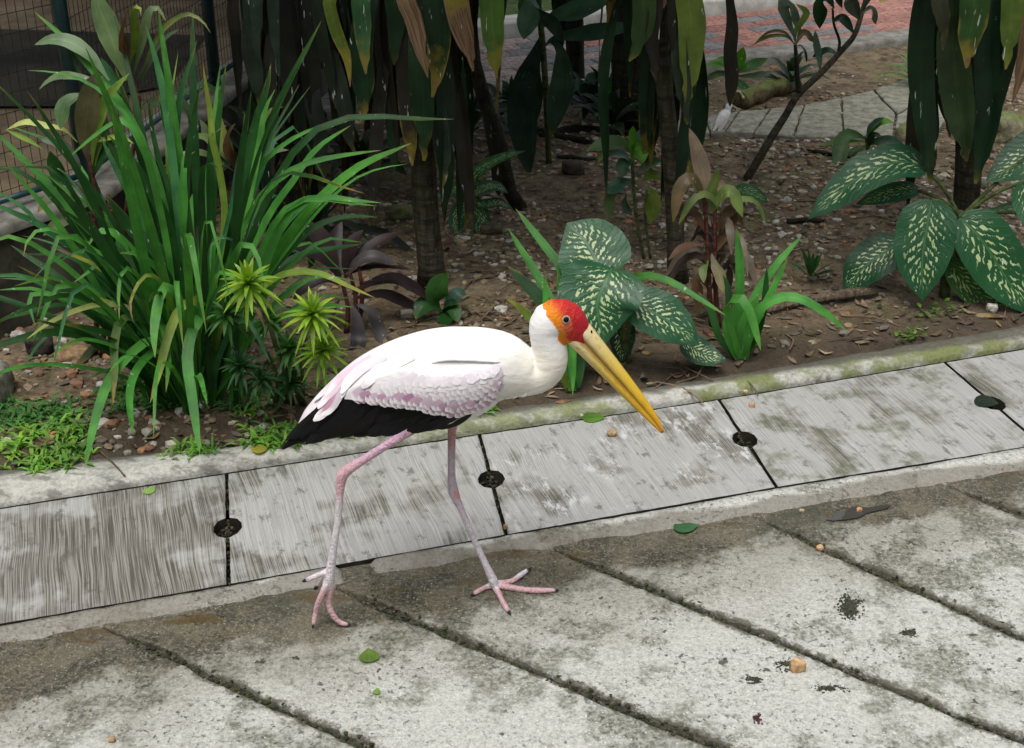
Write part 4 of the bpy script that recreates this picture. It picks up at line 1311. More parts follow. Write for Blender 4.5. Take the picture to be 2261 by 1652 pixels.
# ---- 1. big clump of strap leaves at the left
b = ground(430, 880)
CL = empty('strap_leaf_clump', b, 'big clump of long green strap leaves at the fence end of the bed', 'plant')
Yc = b.y
T2 = [([(235, 80), (480, 300), (680, 530), (830, 720), (960, 940), (1090, 1250), (1180, 1700), (1240, 2300)], 78, .25, GR, 0), ([(190, 490), (420, 510), (620, 580), (760, 690), (900, 830), (1050, 1200), (1150, 1700), (1200, 2200)], 36, .1, GR, 0),
      ([(470, 1105), (640, 960), (850, 825), (930, 890), (1010, 1050), (1080, 1300), (1180, 1800), (1230, 2300)], 62, -.02, GR, 0), ([(1010, 165), (1060, 330), (1110, 520), (1150, 700), (1175, 900), (1210, 1200), (1270, 1800), (1290, 2400)], 72, .2, BG, 0),
      ([(1370, 280), (1310, 470), (1262, 620), (1228, 900), (1240, 1200), (1280, 1800), (1300, 2400)], 58, .22, BG, 0), ([(1410, 430), (1430, 580), (1465, 800), (1482, 1000), (1530, 1200), (1560, 1600), (1420, 2350)], 58, .12, YG, .12),
      ([(1537, 420), (1510, 640), (1490, 850), (1450, 1200), (1430, 1400), (1370, 2000), (1340, 2400)], 46, .25, GR, 0), ([(1885, 440), (1860, 600), (1800, 800), (1750, 1000), (1690, 1300), (1600, 1700), (1400, 2400)], 92, .15, DG, 0),
      ([(1915, 620), (1840, 780), (1810, 1000), (1750, 1300), (1680, 1600), (1450, 2350)], 74, .1, GR, 0), ([(2160, 600), (2040, 760), (1900, 960), (1780, 1200), (1640, 1600), (1430, 2300)], 32, .3, DG, 0),
      ([(1400, 570), (1350, 800), (1310, 1100), (1295, 1400), (1290, 2000), (1290, 2400)], 64, .1, DG, 0), ([(1035, 660), (1050, 850), (1100, 1100), (1180, 1350), (1240, 1900), (1260, 2400)], 52, .15, DG, 0),
      ([(695, 940), (790, 1140), (900, 1350), (1010, 1600), (1150, 2000), (1220, 2400)], 62, .1, BG, 0), ([(750, 940), (900, 1100), (1050, 1330), (1180, 1600), (1250, 2000), (1270, 2400)], 92, .05, DG, 0),
      ([(35, 1055), (280, 1200), (450, 1320), (640, 1450), (900, 1750), (1150, 2250)], 36, .05, GR, 0), ([(-120, 1290), (0, 1345), (180, 1460), (300, 1600), (600, 1800), (1100, 2300)], 42, -.05, BG, 0),
      ([(-150, 1400), (0, 1440), (130, 1500), (280, 1570), (600, 1800), (1050, 2250)], 66, -.12, BG, 0), ([(1240, 360), (1200, 600), (1165, 800), (1170, 1300), (1250, 2200)], 26, .3, YG, 0),
      ([(1700, 770), (1690, 950), (1650, 1250), (1500, 1900), (1400, 2400)], 34, .05, BG, 0), ([(640, 930), (620, 1150), (760, 1500), (1000, 2000), (1180, 2400)], 40, .25, DG, 0)]
for pts, w, dy, c, dry in T2: blade(CL, 2, pts, w * .86, Yc, Yc + dy, c, dry, True, n=18, fold=.3)
T0 = [([(746, 268), (690, 285), (640, 310), (590, 350), (555, 400), (500, 560), (450, 760)], 12, .15, GR), ([(775, 277), (700, 330), (650, 400), (600, 470), (545, 580), (460, 780)], 25, .05, GR), ([(841, 332), (750, 345), (665, 366), (600, 410), (555, 470), (500, 600), (450, 780)], 17, -.08, GR),
      ([(909, 316), (860, 338), (800, 365), (740, 410), (680, 470), (620, 550), (520, 700), (460, 800)], 27, -.12, GR), ([(835, 480), (780, 478), (720, 490), (660, 530), (560, 650), (480, 800)], 18, .1, DG), ([(900, 362), (830, 375), (770, 405), (700, 470), (600, 600), (470, 790)], 9, .0, GR)]
for pts, w, dy, c in T0: blade(CL, 0, pts, w, Yc, Yc + dy, c, 0, True, n=18, fold=.3)
T6 = [([(140, 190), (165, 100), (250, 25), (380, 60), (560, 150), (760, 300), (1000, 650)], 52, -.3, GR, .05), ([(160, 690), (300, 590), (480, 510), (640, 480), (850, 530), (1050, 700)], 42, -.3, YL, .06), ([(212, 610), (180, 500), (175, 430), (300, 420), (500, 480), (680, 560), (1000, 760)], 50, -.25, GR, 0),
      ([(360, 405), (500, 430), (700, 480), (900, 560), (1080, 750)], 38, -.2, YG, 0), ([(440, 350), (520, 295), (600, 232), (700, 240), (850, 400), (1050, 700)], 42, -.15, GR, 0), ([(490, 180), (545, 100), (600, 40), (700, 60), (900, 300), (1080, 700)], 60, -.1, GR, 0),
      ([(720, 575), (715, 400), (738, 275), (800, 280), (950, 450), (1080, 750)], 34, -.3, GR, .05), ([(805, 590), (785, 480), (830, 360), (905, 300), (1000, 400), (1100, 750)], 30, -.3, YG, .2), ([(360, 595), (600, 650), (760, 710), (950, 800), (1100, 900)], 95, -.3, DG, .1),
      ([(515, 1462), (570, 1200), (650, 960), (780, 790), (910, 700), (1050, 740), (1130, 900)], 70, -.45, GR, 0), ([(800, 1270), (780, 1030), (820, 880), (920, 770), (1040, 750), (1130, 900)], 56, -.38, GR, .05), ([(905, 1075), (960, 880), (1020, 650), (1090, 500), (1180, 455), (1230, 560), (1200, 850)], 66, -.34, YG, .08),
      ([(1205, 1385), (1160, 1050), (1130, 800), (1170, 620), (1240, 545), (1270, 650), (1210, 900)], 76, -.40, GR, 0), ([(935, 800), (930, 650), (950, 500), (985, 385), (1040, 400), (1120, 600), (1150, 880)], 84, -.3, GR, .04), ([(680, 1085), (690, 900), (692, 700), (760, 560), (1000, 650), (1100, 850)], 62, -.3, (.06, .12, .03), .12),
      ([(530, 925), (700, 860), (850, 820), (1050, 860)], 34, -.25, BG, 0), ([(720, 170), (820, 175), (900, 225), (980, 330), (1100, 700)], 60, -.15, GR, 0), ([(640, -180), (780, 20), (900, 120), (1000, 210), (1080, 400), (1150, 850)], 115, .0, DG, 0),
      ([(440, 885), (520, 790), (600, 740), (800, 800), (1050, 880)], 70, -.2, (.06, .09, .04), .1), ([(2261, 440), (2100, 370), (1950, 300), (1800, 285), (1650, 330), (1400, 550), (1250, 850)], 52, -.25, YG, .12), ([(1590, 385), (1565, 230), (1510, 120), (1440, 140), (1350, 400), (1230, 850)], 56, -.3, GR, 0),
      ([(1270, 290), (1272, 140), (1320, 75), (1400, 100), (1350, 400), (1220, 850)], 32, -.2, BG, 0), ([(1480, 490), (1440, 360), (1370, 290), (1300, 320), (1250, 550), (1200, 880)], 40, -.3, GR, 0), ([(1600, 640), (1560, 520), (1500, 440), (1400, 480), (1250, 850)], 46, -.28, YG, .3),
      ([(1000, 1010), (1015, 820), (990, 660), (960, 620), (1050, 650), (1150, 880)], 44, -.33, GR, .1), ([(1600, 1110), (1530, 1050), (1450, 1000), (1300, 960)], 26, -.3, DG, 0), ([(300, 130), (420, 180), (560, 240), (800, 420), (1050, 760)], 44, -.1, YG, .25)]
for pts, w, dy, c, dry in T6: blade(CL, 6, pts, w * .9, Yc, Yc + dy, c, dry, True, n=18, fold=.3)
rng = random.Random(11)
for k in range(56):
    a = rng.uniform(0, 2 * math.pi); ln = rng.uniform(.35, .95); sp = rng.uniform(.05, .45) * (1 if rng.random() < .7 else 1.5)
    r0 = Vector((math.cos(a), math.sin(a), 0))
    base = b + r0 * rng.uniform(.02, .10) + Vector((rng.uniform(-.06, .06), rng.uniform(-.04, .05), 0))
    dr = rng.random() < .35
    pts = [base, base + r0 * sp * .25 + Vector((0, 0, ln * .4)), base + r0 * sp * .6 + Vector((0, 0, ln * .75)), base + r0 * sp * (1.15 if dr else 1) + Vector((0, 0, ln * (.78 if dr else 1)))]
    leaf('leaf', pts, rng.uniform(.011, .025), LEAF, CL, c4(DG if rng.random() < .72 else GR, .1 if rng.random() < .06 else 0, rng=rng), n=14, fold=.3, rng=rng)

for k in range(46):                       # thin arching outer leaves
    a = rng.uniform(0, 2 * math.pi); ln = rng.uniform(.35, .7); sp = rng.uniform(.25, .55)
    r0 = Vector((math.cos(a), math.sin(a), 0)); base = b + r0 * .06
    h = ln * rng.uniform(.5, .95); e_ = rng.uniform(-.25, .5)
    pts = [base, base + r0 * sp * .3 + Vector((0, 0, h * .6)), base + r0 * sp * .7 + Vector((0, 0, h)), base + r0 * sp + Vector((0, 0, max(.04, h * (.95 + e_ * .3) if e_ > 0 else h * .72)))]
    leaf('leaf', pts, rng.uniform(.008, .017), LEAF, CL, c4(GR if rng.random() < .6 else BG, .08 if rng.random() < .1 else 0, rng=rng), n=14, fold=.3, rng=rng)
# ---- helper: whorl of leaves
def whorl(plant, c, n, ln, w, col, mat=LEAFB, el=(10, 75), prof='lance', rng=random, droop=.3, dry=0., az=None, cross=2, wav=.02, kmin=.8):
    for k in range(n):
        a = (k * 2.39996 + rng.uniform(-.3, .3)) if az is None else rng.uniform(*az)
        e = R(el[0] + (el[1] - el[0]) * (k + .5) / n + rng.uniform(-8, 8))
        l = ln * rng.uniform(kmin, 1.15)
        d = Vector((math.cos(a) * math.cos(e), math.sin(a) * math.cos(e), math.sin(e)))
        dn = Vector((0, 0, -1)) * droop * l
        pts = [c, c + d * l * .35, c + d * l * .7 + dn * .3, c + d * l + dn]
        pts = [Vector((p.x, p.y, max(p.z, .03))) for p in pts]
        leaf('leaf', pts, w * rng.uniform(.8, 1.2), mat, plant, c4(col, dry if rng.random() < .4 else 0, rng=rng), prof=prof, n=8, c=cross, fold=.2, wav=wav, rng=rng, face=.15, up=1.)

# ---- 2. cordylines with red stems by the fence
def cordy(name, base, label, stems, group=None):
    o = empty(name, base, label, 'plant', group)
    for s in stems: tube('stem', s, [(0, .008), (1, .005)], STEM, o, 7)
    return o
OL = (.11, .15, .045); GG = (.15, .22, .12); BR = (.13, .06, .035); PKG = (.17, .15, .10)
Y1 = 3.42
b1 = ground(262, 720)
c1 = P(290, 165, Y1)
CO1 = cordy('cordyline', b1, 'tall cordyline with red stems and a dark brown curled leaf beside the fence post', [[b1, P(285, 400, Y1), P(308, 230, Y1), c1]])
for pts, w, c, dy, dry in [([(880, 560), (850, 480), (760, 220), (690, 40), (660, -90)], 170, GG, .0, 0), ([(890, 560), (880, 450), (860, 300), (870, 160), (900, 40)], 190, BR, -.08, 0), ([(900, 480), (940, 250), (930, 60), (975, 60), (978, 110)], 60, YG, -.1, 0), ([(930, 520), (1000, 250), (1040, 80), (1100, 60), (1155, 150)], 70, GG, -.05, 0),
                       ([(960, 560), (1060, 330), (1150, 190), (1290, 100), (1400, 140), (1465, 230)], 42, OL, -.1, 0), ([(970, 580), (1060, 380), (1150, 270), (1250, 200)], 60, (.07, .11, .07), 0, 0), ([(960, 600), (940, 620), (990, 520), (1060, 400), (1090, 330)], 50, (.05, .05, .03), .05, 0), ([(975, 700), (1100, 690), (1300, 640), (1420, 590), (1560, 660)], 60, DG, .08, 0),
                       ([(930, 780), (1100, 720), (1240, 700), (1320, 800), (1310, 870)], 80, (.06, .11, .05), 0, 0), ([(880, 700), (830, 620), (780, 560), (740, 480), (700, 400)], 80, BG, .02, 0)]:
    blade(CO1, 2, pts, w, Y1, Y1 + dy, c, dry, mat=LEAFB, prof='lance', c=2, wav=.015)
b2 = ground(225, 790)
Y2 = 3.22
CO2 = cordy('cordyline', b2, 'lower cordyline with olive drooping leaves in front of the wire fence', [[b2, P(240, 560, Y2), P(215, 440, Y2), P(195, 340, Y2)], [b2 + Vector((.02, .01, 0)), P(250, 520, Y2), P(238, 430, Y2)], [b2 + Vector((-.02, .01, 0)), P(215, 520, Y2), P(172, 400, Y2)]])
for pts, w, c, dy, dry in [([(620, 1130), (590, 1000), (600, 800), (650, 560), (720, 530)], 160, PKG, -.06, 0), ([(640, 1150), (660, 950), (740, 700), (800, 620), (905, 505)], 90, YG, -.04, 0), ([(760, 560), (640, 400), (500, 300), (370, 275), (240, 312)], 112, GG, .05, 0), ([(720, 600), (600, 550), (430, 530), (330, 570), (270, 625)], 80, GG, .04, 0),
                       ([(600, 650), (520, 680), (450, 740), (420, 900)], 130, (.10, .18, .08), -.04, 0), ([(540, 990), (440, 900), (330, 880), (180, 850), (40, 905)], 50, YL, .0, .1), ([(560, 1240), (520, 1130), (400, 1000), (300, 975), (270, 950)], 110, (.13, .17, .14), -.05, 0), ([(540, 1290), (430, 1250), (370, 1130), (350, 1050)], 110, DG, 0, 0),
                       ([(690, 1480), (640, 1400), (580, 1310), (530, 1270)], 120, (.09, .16, .09), -.08, 0), ([(560, 1400), (480, 1370), (400, 1380), (330, 1400), (260, 1480)], 90, (.12, .18, .06), -.04, .2), ([(660, 1150), (680, 1000), (700, 800), (660, 640)], 120, OL, 0, 0), ([(300, 1040), (220, 990), (120, 940), (40, 900)], 40, YG, 0, 0),
                       ([(600, 1560), (500, 1530), (400, 1560), (300, 1640)], 90, OL, -.05, 0), ([(620, 1000), (760, 960), (860, 960), (930, 1000)], 40, YG, -.05, 0), ([(640, 1300), (640, 1200), (700, 1080), (760, 980)], 90, DG, 0, 0)]:
    blade(CO2, 2, pts, w, Y2, Y2 + dy, c, dry, mat=LEAFB, prof='lance', c=2, wav=.015)
b3 = ground(560, 640)
Y3 = 3.72
CO3 = cordy('cordyline', b3, 'pale cordyline with brown centre leaf behind the strap leaf clump', [[b3, P(545, 480, Y3), P(530, 380, Y3)]])
for pts, w, c, dy in [([(1650, 1200), (1600, 1050), (1600, 930), (1640, 860)], 110, (.09, .05, .03), -.05), ([(1660, 1200), (1560, 1000), (1540, 900), (1545, 820)], 100, YL, -.02), ([(1640, 1180), (1500, 1010), (1400, 950), (1310, 960)], 80, (.2, .28, .13), -.05), ([(1640, 1200), (1450, 1080), (1300, 1070), (1140, 1160)], 66, (.2, .27, .14), -.05), ([(1640, 1160), (1450, 950), (1420, 880), (1390, 830)], 80, GG, .03),
                      ([(1680, 1180), (1760, 1000), (1830, 960), (1930, 1000)], 56, GG, 0), ([(1690, 1180), (1800, 900), (1880, 770), (1970, 745)], 50, OL, 0), ([(1700, 1200), (1820, 1100), (1920, 1050), (2010, 1045)], 56, GG, 0)]:
    blade(CO3, 2, pts, w, Y3, Y3 + dy, c, 0, mat=LEAFB, prof='lance', c=2, wav=.02)

# ---- 3. dark purple cordyline
b4 = ground(765, 740)
Y4 = b4.y
PUR = (.030, .016, .020); PGY = (.055, .045, .055)
CO4 = cordy('purple_cordyline', b4, 'dark purple leaved cordyline between the clump and the thick trunk', [[b4, P(768, 680, Y4), P(755, 620, Y4)], [b4 + Vector((.02, 0, 0)), P(785, 660, Y4), P(772, 600, Y4)], [b4 + Vector((.03, .02, 0)), P(800, 650, Y4), P(792, 590, Y4)]])
for pts, w, c, dy in [([(2060, 340), (2000, 230), (1930, 80), (1850, 0), (1830, -40)], 130, PUR, .05), ([(2060, 330), (1950, 200), (1800, 140), (1590, 88)], 100, PUR, -.03), ([(2090, 320), (2150, 230), (2250, 190), (2400, 240)], 85, PGY, 0), ([(2090, 300), (2180, 180), (2330, 80), (2420, 50)], 90, PUR, .1), ([(2100, 300), (2200, 260), (2320, 240), (2480, 270)], 70, PUR, .03),
                      ([(2110, 460), (2150, 560), (2160, 700), (2150, 830)], 95, PGY, -.1), ([(2050, 450), (2000, 520), (1970, 600), (1955, 680)], 75, PUR, -.1), ([(2130, 470), (2230, 520), (2290, 640), (2320, 760)], 80, PGY, -.05), ([(2080, 330), (2100, 200), (2130, 100), (2190, 30)], 100, PUR, .05), ([(2120, 450), (2250, 420), (2350, 430), (2560, 520)], 80, PUR, .1), ([(2120, 420), (2240, 350), (2400, 330), (2620, 460)], 85, PUR, .12), ([(2040, 360), (1960, 330), (1850, 370), (1760, 460)], 70, PUR, -.05), ([(2060, 300), (2030, 180), (2020, 90), (2060, -20)], 90, PUR, .1)]:
    blade(CO4, 6, pts, w, Y4, Y4 + dy, c, 0, mat=LEAFB, prof='lance', c=2, wav=.015)

# ---- 4. low plant of yellow-green spiky rosettes
b5 = ground(640, 895)
RO = empty('spiky_rosette_plant', b5, 'low bush of spiky rosettes, bright yellow-green on top, beside the strap leaf clump', 'plant')
rng = random.Random(5)
LIME = (.26, .42, .035); MGR = (.045, .14, .035); DGR = (.02, .075, .025)
for (x, y, rad, col, dY, n) in [(548, 622, 84, LIME, -.30, 42), (690, 690, 86, LIME, -.24, 46), (713, 772, 74, LIME, -.20, 40), (500, 690, 60, MGR, -.12, 30), (590, 700, 66, MGR, -.10, 34), (640, 765, 60, MGR, -.12, 32), (530, 805, 58, DGR, -.14, 32), (575, 835, 50, DGR, -.15, 30), (640, 840, 50, DGR, -.1, 24)]:
    c = P(x, y, b5.y + dY)
    if c.z < .06: c.z = .06
    tube('stem', [b5 + Vector((rng.uniform(-.04, .04), 0, 0)), (b5 + c) / 2 + Vector((rng.uniform(-.02, .02), 0, .03)), c], .005, STEMG, RO, 6)
    l = rad * mpp(c)
    axis = Vector((rng.uniform(-.2, .2), -.45, 1)).normalized()
    s0 = axis.cross(RT).normalized(); s1 = axis.cross(s0)
    for k in range(n):
        f = (k + .5) / n
        th = R(12 + 112 * f ** .8); a = k * 2.39996 + rng.uniform(-.2, .2)
        d = (axis * math.cos(th) + (s0 * math.cos(a) + s1 * math.sin(a)) * math.sin(th)).normalized()
        ll = l * (.55 + .5 * f) * rng.uniform(.85, 1.1)
        c0 = c + d * .004 - axis * f * .02
        pts = [c0, c0 + d * ll * .5 + axis * ll * .05, c0 + d * ll - Vector((0, 0, 1)) * ll * .18 * f]
        pts = [Vector((p.x, p.y, max(p.z, .025))) for p in pts]
        leaf('leaf', pts, rng.uniform(.0095, .0130), LEAF, RO, c4(mixc(col, MGR, .35 * rng.random()), 0, rng=rng), prof='needle', n=5, fold=.5, rng=rng, face=.2, up=.8)

# ---- 5. corn plants (thick trunks with hanging leaves)
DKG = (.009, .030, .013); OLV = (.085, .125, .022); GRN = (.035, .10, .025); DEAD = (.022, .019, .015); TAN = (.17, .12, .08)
def corn(name, line, r, label, crown_z, seed, nleaf=46, mat=BARK, filler=18, zr=(.75, 1.5), bumpy=.004, group='corn plants with hanging leaves'):
    """line: trunk points; goes on up to the crown above the picture"""
    base = line[0]
    o = empty(name, base, label, 'plant', group)
    u = (line[-1] - line[-2]).normalized()
    u = (u + Vector((0, 0, 2.5))).normalized()
    topp = line[-1] + u * max(.1, (crown_z - line[-1].z) / u.z)
    tube('trunk', line + [topp], [(0, r * 1.25), (.06, r * 1.03), (.3, r), (1, r * .8)], mat, o, 14, n=26, bumpy=bumpy)
    rg = random.Random(seed)
    def at_z(z):
        L_ = line + [topp]
        for a, b_ in zip(L_, L_[1:]):
            if z <= b_.z: return a.lerp(b_, max(0, (z - a.z) / (b_.z - a.z)))
        return topp
    for k in range(nleaf):                 # crown
        a = k * 2.39996; e = R(rg.uniform(-25, 70)); l = rg.uniform(.5, .8)
        c = topp + Vector((0, 0, rg.uniform(-.3, .05)))
        d = Vector((math.cos(a) * math.cos(e), math.sin(a) * math.cos(e), math.sin(e)))
        pts = [c, c + d * l * .4, c + d * l * .75 - Vector((0, 0, l * .12)), c + d * l - Vector((0, 0, l * .4))]
        leaf('leaf', pts, rg.uniform(.05, .08), LEAFD, o, c4(GRN, .1 if rg.random() < .3 else 0, rng=rg), prof='corn', n=10, c=2, fold=.15, wav=.02, rng=rg, face=0, up=1)
    for k in range(filler):                # hanging skirt of old leaves
        a = rg.uniform(0, 2 * math.pi); z = rg.uniform(*zr); l = rg.uniform(.4, .65)
        c = at_z(z); out = Vector((math.cos(a), math.sin(a), 0))
        pts = [c, c + out * .09 + Vector((0, 0, .05)), c + out * .14 - Vector((0, 0, l * .3)), c + out * .13 - Vector((0, 0, l * .68)), c + out * .12 - Vector((0, 0, l))]
        leaf('leaf', pts, rg.uniform(.035, .06), LEAFD, o, c4(DKG if rg.random() < .6 else DEAD, .12 if rg.random() < .5 else 0, rng=rg), prof='corn', n=12, c=2, fold=.25, wav=.05, rng=rg, face=.1, up=.1, jit=.6, twist=rg.uniform(-1.5, 1.5), rag=.5)
    o['zz'] = 0; del o['zz']
    return o, at_z
def hang(plant, at_z, zone, pts, w, Y, col, dry=0., rise=.22, prof='corn', Y1=None, wav=.025, mat=None, jit=.2):
    """a hanging leaf: traced from its highest visible point to its tip; its root runs up to the trunk"""
    q = zc(zone, pts)
    p0 = P(q[0][0], q[0][1], Y)
    Y1 = Y if Y1 is None else Y1
    out = [P(x, y, Y + (Y1 - Y) * i / (len(q) - 1)) for i, (x, y) in enumerate(q)]
    out = [p if p.z > .03 else G(*q[i], .03) for i, p in enumerate(out)]
    root = at_z(p0.z + rise)
    mid = root.lerp(p0, .72) + Vector((0, 0, rise * .42))
    wm = w * ZONE[zone][2] * mpp(p0)
    return leaf('leaf', [root, mid] + out, wm, mat or LEAFD, plant, c4(col, dry), prof=prof, n=28, c=3, fold=random.uniform(.1, .4), wav=wav * random.uniform(.6, 2.2), up=.15, face=.8, jit=jit, twist=random.uniform(-1.1, 1.1), rag=.55)
bA = ground(955, 632)
YA = bA.y
A, atA = corn('corn_plant', [bA, P(950, 560, YA), P(941, 480, YA), P(936, 360, YA), P(930, 180, YA), P(926, 40, YA)], 27 * mpp(bA), 'corn plant on a thick mossy trunk with many hanging leaves behind the stork', 1.75, 1)
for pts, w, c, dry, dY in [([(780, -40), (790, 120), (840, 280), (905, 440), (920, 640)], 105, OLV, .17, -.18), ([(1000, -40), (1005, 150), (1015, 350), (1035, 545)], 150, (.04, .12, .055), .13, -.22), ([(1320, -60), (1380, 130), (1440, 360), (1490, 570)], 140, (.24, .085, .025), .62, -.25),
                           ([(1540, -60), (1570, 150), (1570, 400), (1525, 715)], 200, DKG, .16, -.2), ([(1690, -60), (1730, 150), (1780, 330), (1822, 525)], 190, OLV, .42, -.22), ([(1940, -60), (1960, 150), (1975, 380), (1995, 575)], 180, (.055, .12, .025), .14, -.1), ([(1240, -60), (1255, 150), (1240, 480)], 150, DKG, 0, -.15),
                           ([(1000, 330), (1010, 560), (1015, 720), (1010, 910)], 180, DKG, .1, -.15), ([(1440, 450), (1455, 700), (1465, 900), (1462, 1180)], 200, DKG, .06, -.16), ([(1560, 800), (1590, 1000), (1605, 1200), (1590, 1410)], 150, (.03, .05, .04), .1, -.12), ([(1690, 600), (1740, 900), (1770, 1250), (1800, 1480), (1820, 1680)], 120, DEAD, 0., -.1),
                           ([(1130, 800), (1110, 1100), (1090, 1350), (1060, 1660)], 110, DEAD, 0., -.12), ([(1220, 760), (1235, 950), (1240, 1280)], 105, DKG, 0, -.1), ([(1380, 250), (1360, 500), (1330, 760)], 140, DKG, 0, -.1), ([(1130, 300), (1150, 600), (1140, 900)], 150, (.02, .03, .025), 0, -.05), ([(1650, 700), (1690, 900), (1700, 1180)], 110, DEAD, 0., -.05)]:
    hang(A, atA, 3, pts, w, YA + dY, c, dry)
bL = ground(640, 560)
LT, atL = corn('corn_plant', [bL, P(648, 420, bL.y), P(655, 200, bL.y), P(650, 30, bL.y)], 30 * mpp(bL), 'dark trunked corn plant with dull hanging leaves behind the strap leaf clump', 1.8, 2, mat=BARKD, filler=46, zr=(.45, 1.5))
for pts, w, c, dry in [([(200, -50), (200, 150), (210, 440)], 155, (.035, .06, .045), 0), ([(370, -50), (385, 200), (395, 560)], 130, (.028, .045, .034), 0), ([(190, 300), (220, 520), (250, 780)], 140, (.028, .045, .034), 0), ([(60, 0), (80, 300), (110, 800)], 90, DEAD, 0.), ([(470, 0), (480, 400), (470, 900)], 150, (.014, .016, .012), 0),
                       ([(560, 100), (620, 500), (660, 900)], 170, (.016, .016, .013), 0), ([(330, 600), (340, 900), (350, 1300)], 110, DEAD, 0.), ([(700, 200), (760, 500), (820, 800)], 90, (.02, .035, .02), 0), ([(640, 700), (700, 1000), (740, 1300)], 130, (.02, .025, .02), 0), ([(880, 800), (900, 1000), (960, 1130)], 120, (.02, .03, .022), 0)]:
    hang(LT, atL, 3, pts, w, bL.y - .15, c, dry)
bB = ground(1497, 618)
YB = bB.y
B_, atB = corn('corn_plant', [bB, P(1490, 496, YB), P(1484, 380, YB), P(1478, 300, YB), P(1466, 180, YB), P(1452, 30, YB)], 19 * mpp(bB), 'corn plant on a slim upright grey trunk behind the stork bill', 1.7, 3)
for pts, w, c, dry in [([(1240, -60), (1235, 130), (1200, 300), (1130, 450)], 180, (.04, .075, .02), 0), ([(1560, -60), (1590, 200), (1575, 500), (1555, 760)], 210, OLV, .05), ([(1500, 400), (1530, 650), (1560, 920)], 130, (.02, .035, .02), 0), ([(1390, -80), (1395, 0), (1385, 62)], 120, OLV, .2), ([(1330, 0), (1300, 300), (1330, 600)], 110, DEAD, 0.), ([(1440, 0), (1445, 250), (1440, 480)], 70, DEAD, 0.)]:
    hang(B_, atB, 4, pts, w, YB - .13, c, dry)
bC = ground(1650, 450)
blade(B_, 4, [(1850, -120), (1868, 0), (1882, 200), (1868, 400), (1880, 560), (1872, 780)], 118, YB + .25, None, DEAD, 0., mat=LEAFD, prof='corn', n=22, c=2, wav=.03, up=.1)
bR = ground(2128, 600)
YR = bR.y
RR, atR = corn('corn_plant', [bR, P(2132, 500, YR), P(2138, 361, YR), P(2140, 150, YR), P(2142, 20, YR)], 27 * mpp(bR), 'corn plant with a long skirt of leaves above the spotted leaf plants', 1.7, 4, filler=10)
for pts, w, c, dry, dY in [([(1490, -60), (1430, 350), (1450, 800), (1510, 1360)], 200, DKG, .03, -.14), ([(1580, -60), (1600, 150), (1600, 370)], 130, (.05, .06, .035), .05, -.2), ([(1840, -60), (1820, 150), (1790, 300), (1775, 500)], 220, GRN, .14, -.22), ([(1680, 200), (1690, 550), (1740, 900), (1775, 1190)], 250, (.032, .06, .024), .03, -.16),
                           ([(1930, 400), (1950, 800), (1900, 1100), (1845, 1350)], 200, DKG, .03, -.13), ([(2110, -60), (2090, 250), (2060, 510)], 160, OLV, .05, -.2), ([(2240, -60), (2210, 300), (2110, 760)], 150, (.22, .10, .05), .8, -.12), ([(1980, -60), (1985, 400), (1970, 800)], 120, DKG, 0, -.05), ([(1590, 600), (1640, 900), (1650, 1010)], 90, DEAD, 0., -.1), ([(1480, 500), (1500, 900), (1540, 1200)], 150, DKG, 0, -.08)]:
    hang(RR, atR, 5, pts, w, YR + dY, c, dry)
# leaning thin trunk
bE = ground(1150, 468)
E_, atE = corn('corn_plant', [bE, P(1131, 440, bE.y), P(1098, 300, bE.y), P(1062, 195, bE.y), P(1040, 60, bE.y)], 14 * mpp(bE), 'corn plant on a thin leaning dark trunk', 2.0, 5, mat=BARKD, filler=12, zr=(.9, 1.5))
blade(E_, 3, [(1900, 800), (1935, 950), (1980, 1150), (2010, 1440)], 80, bE.y - .05, None, DEAD, 0., mat=LEAFD, prof='corn', c=2, up=.1)
# more stems in the gloom further back
for k, (x, y, r, lab) in enumerate([(760, 360, 17, 'corn plant with a dark stem in the shade beyond the dark trunked one'), (1275, 225, 16, 'corn plant with a dark stem by the brick path'), (880, 300, 14, 'corn plant with a slim stem in the shade by the path kerb')]):
    g = ground(x, y)
    o, az = corn('corn_plant', [g, g + Vector((-.02, 0, .5)), g + Vector((-.03, .02, 1.)), ], r * mpp(g), lab, 1.9, 20 + k, 26, BARKD, 22, (.6, 1.6))

# dark undergrowth in the shade
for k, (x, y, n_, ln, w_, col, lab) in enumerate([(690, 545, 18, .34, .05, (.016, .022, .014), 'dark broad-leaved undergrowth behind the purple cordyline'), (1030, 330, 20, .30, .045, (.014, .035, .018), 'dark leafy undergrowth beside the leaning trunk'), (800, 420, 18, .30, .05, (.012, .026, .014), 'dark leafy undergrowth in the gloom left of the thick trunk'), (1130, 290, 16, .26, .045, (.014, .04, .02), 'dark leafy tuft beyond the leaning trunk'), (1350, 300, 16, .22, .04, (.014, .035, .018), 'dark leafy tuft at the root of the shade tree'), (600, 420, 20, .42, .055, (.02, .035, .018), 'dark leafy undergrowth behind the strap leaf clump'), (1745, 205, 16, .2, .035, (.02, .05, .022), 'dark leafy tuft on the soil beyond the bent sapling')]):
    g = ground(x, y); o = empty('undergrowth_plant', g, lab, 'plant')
    whorl(o, g + Vector((0, 0, .05)), n_, ln, w_, col, rng=random.Random(90 + k), el=(15, 85), droop=.35)
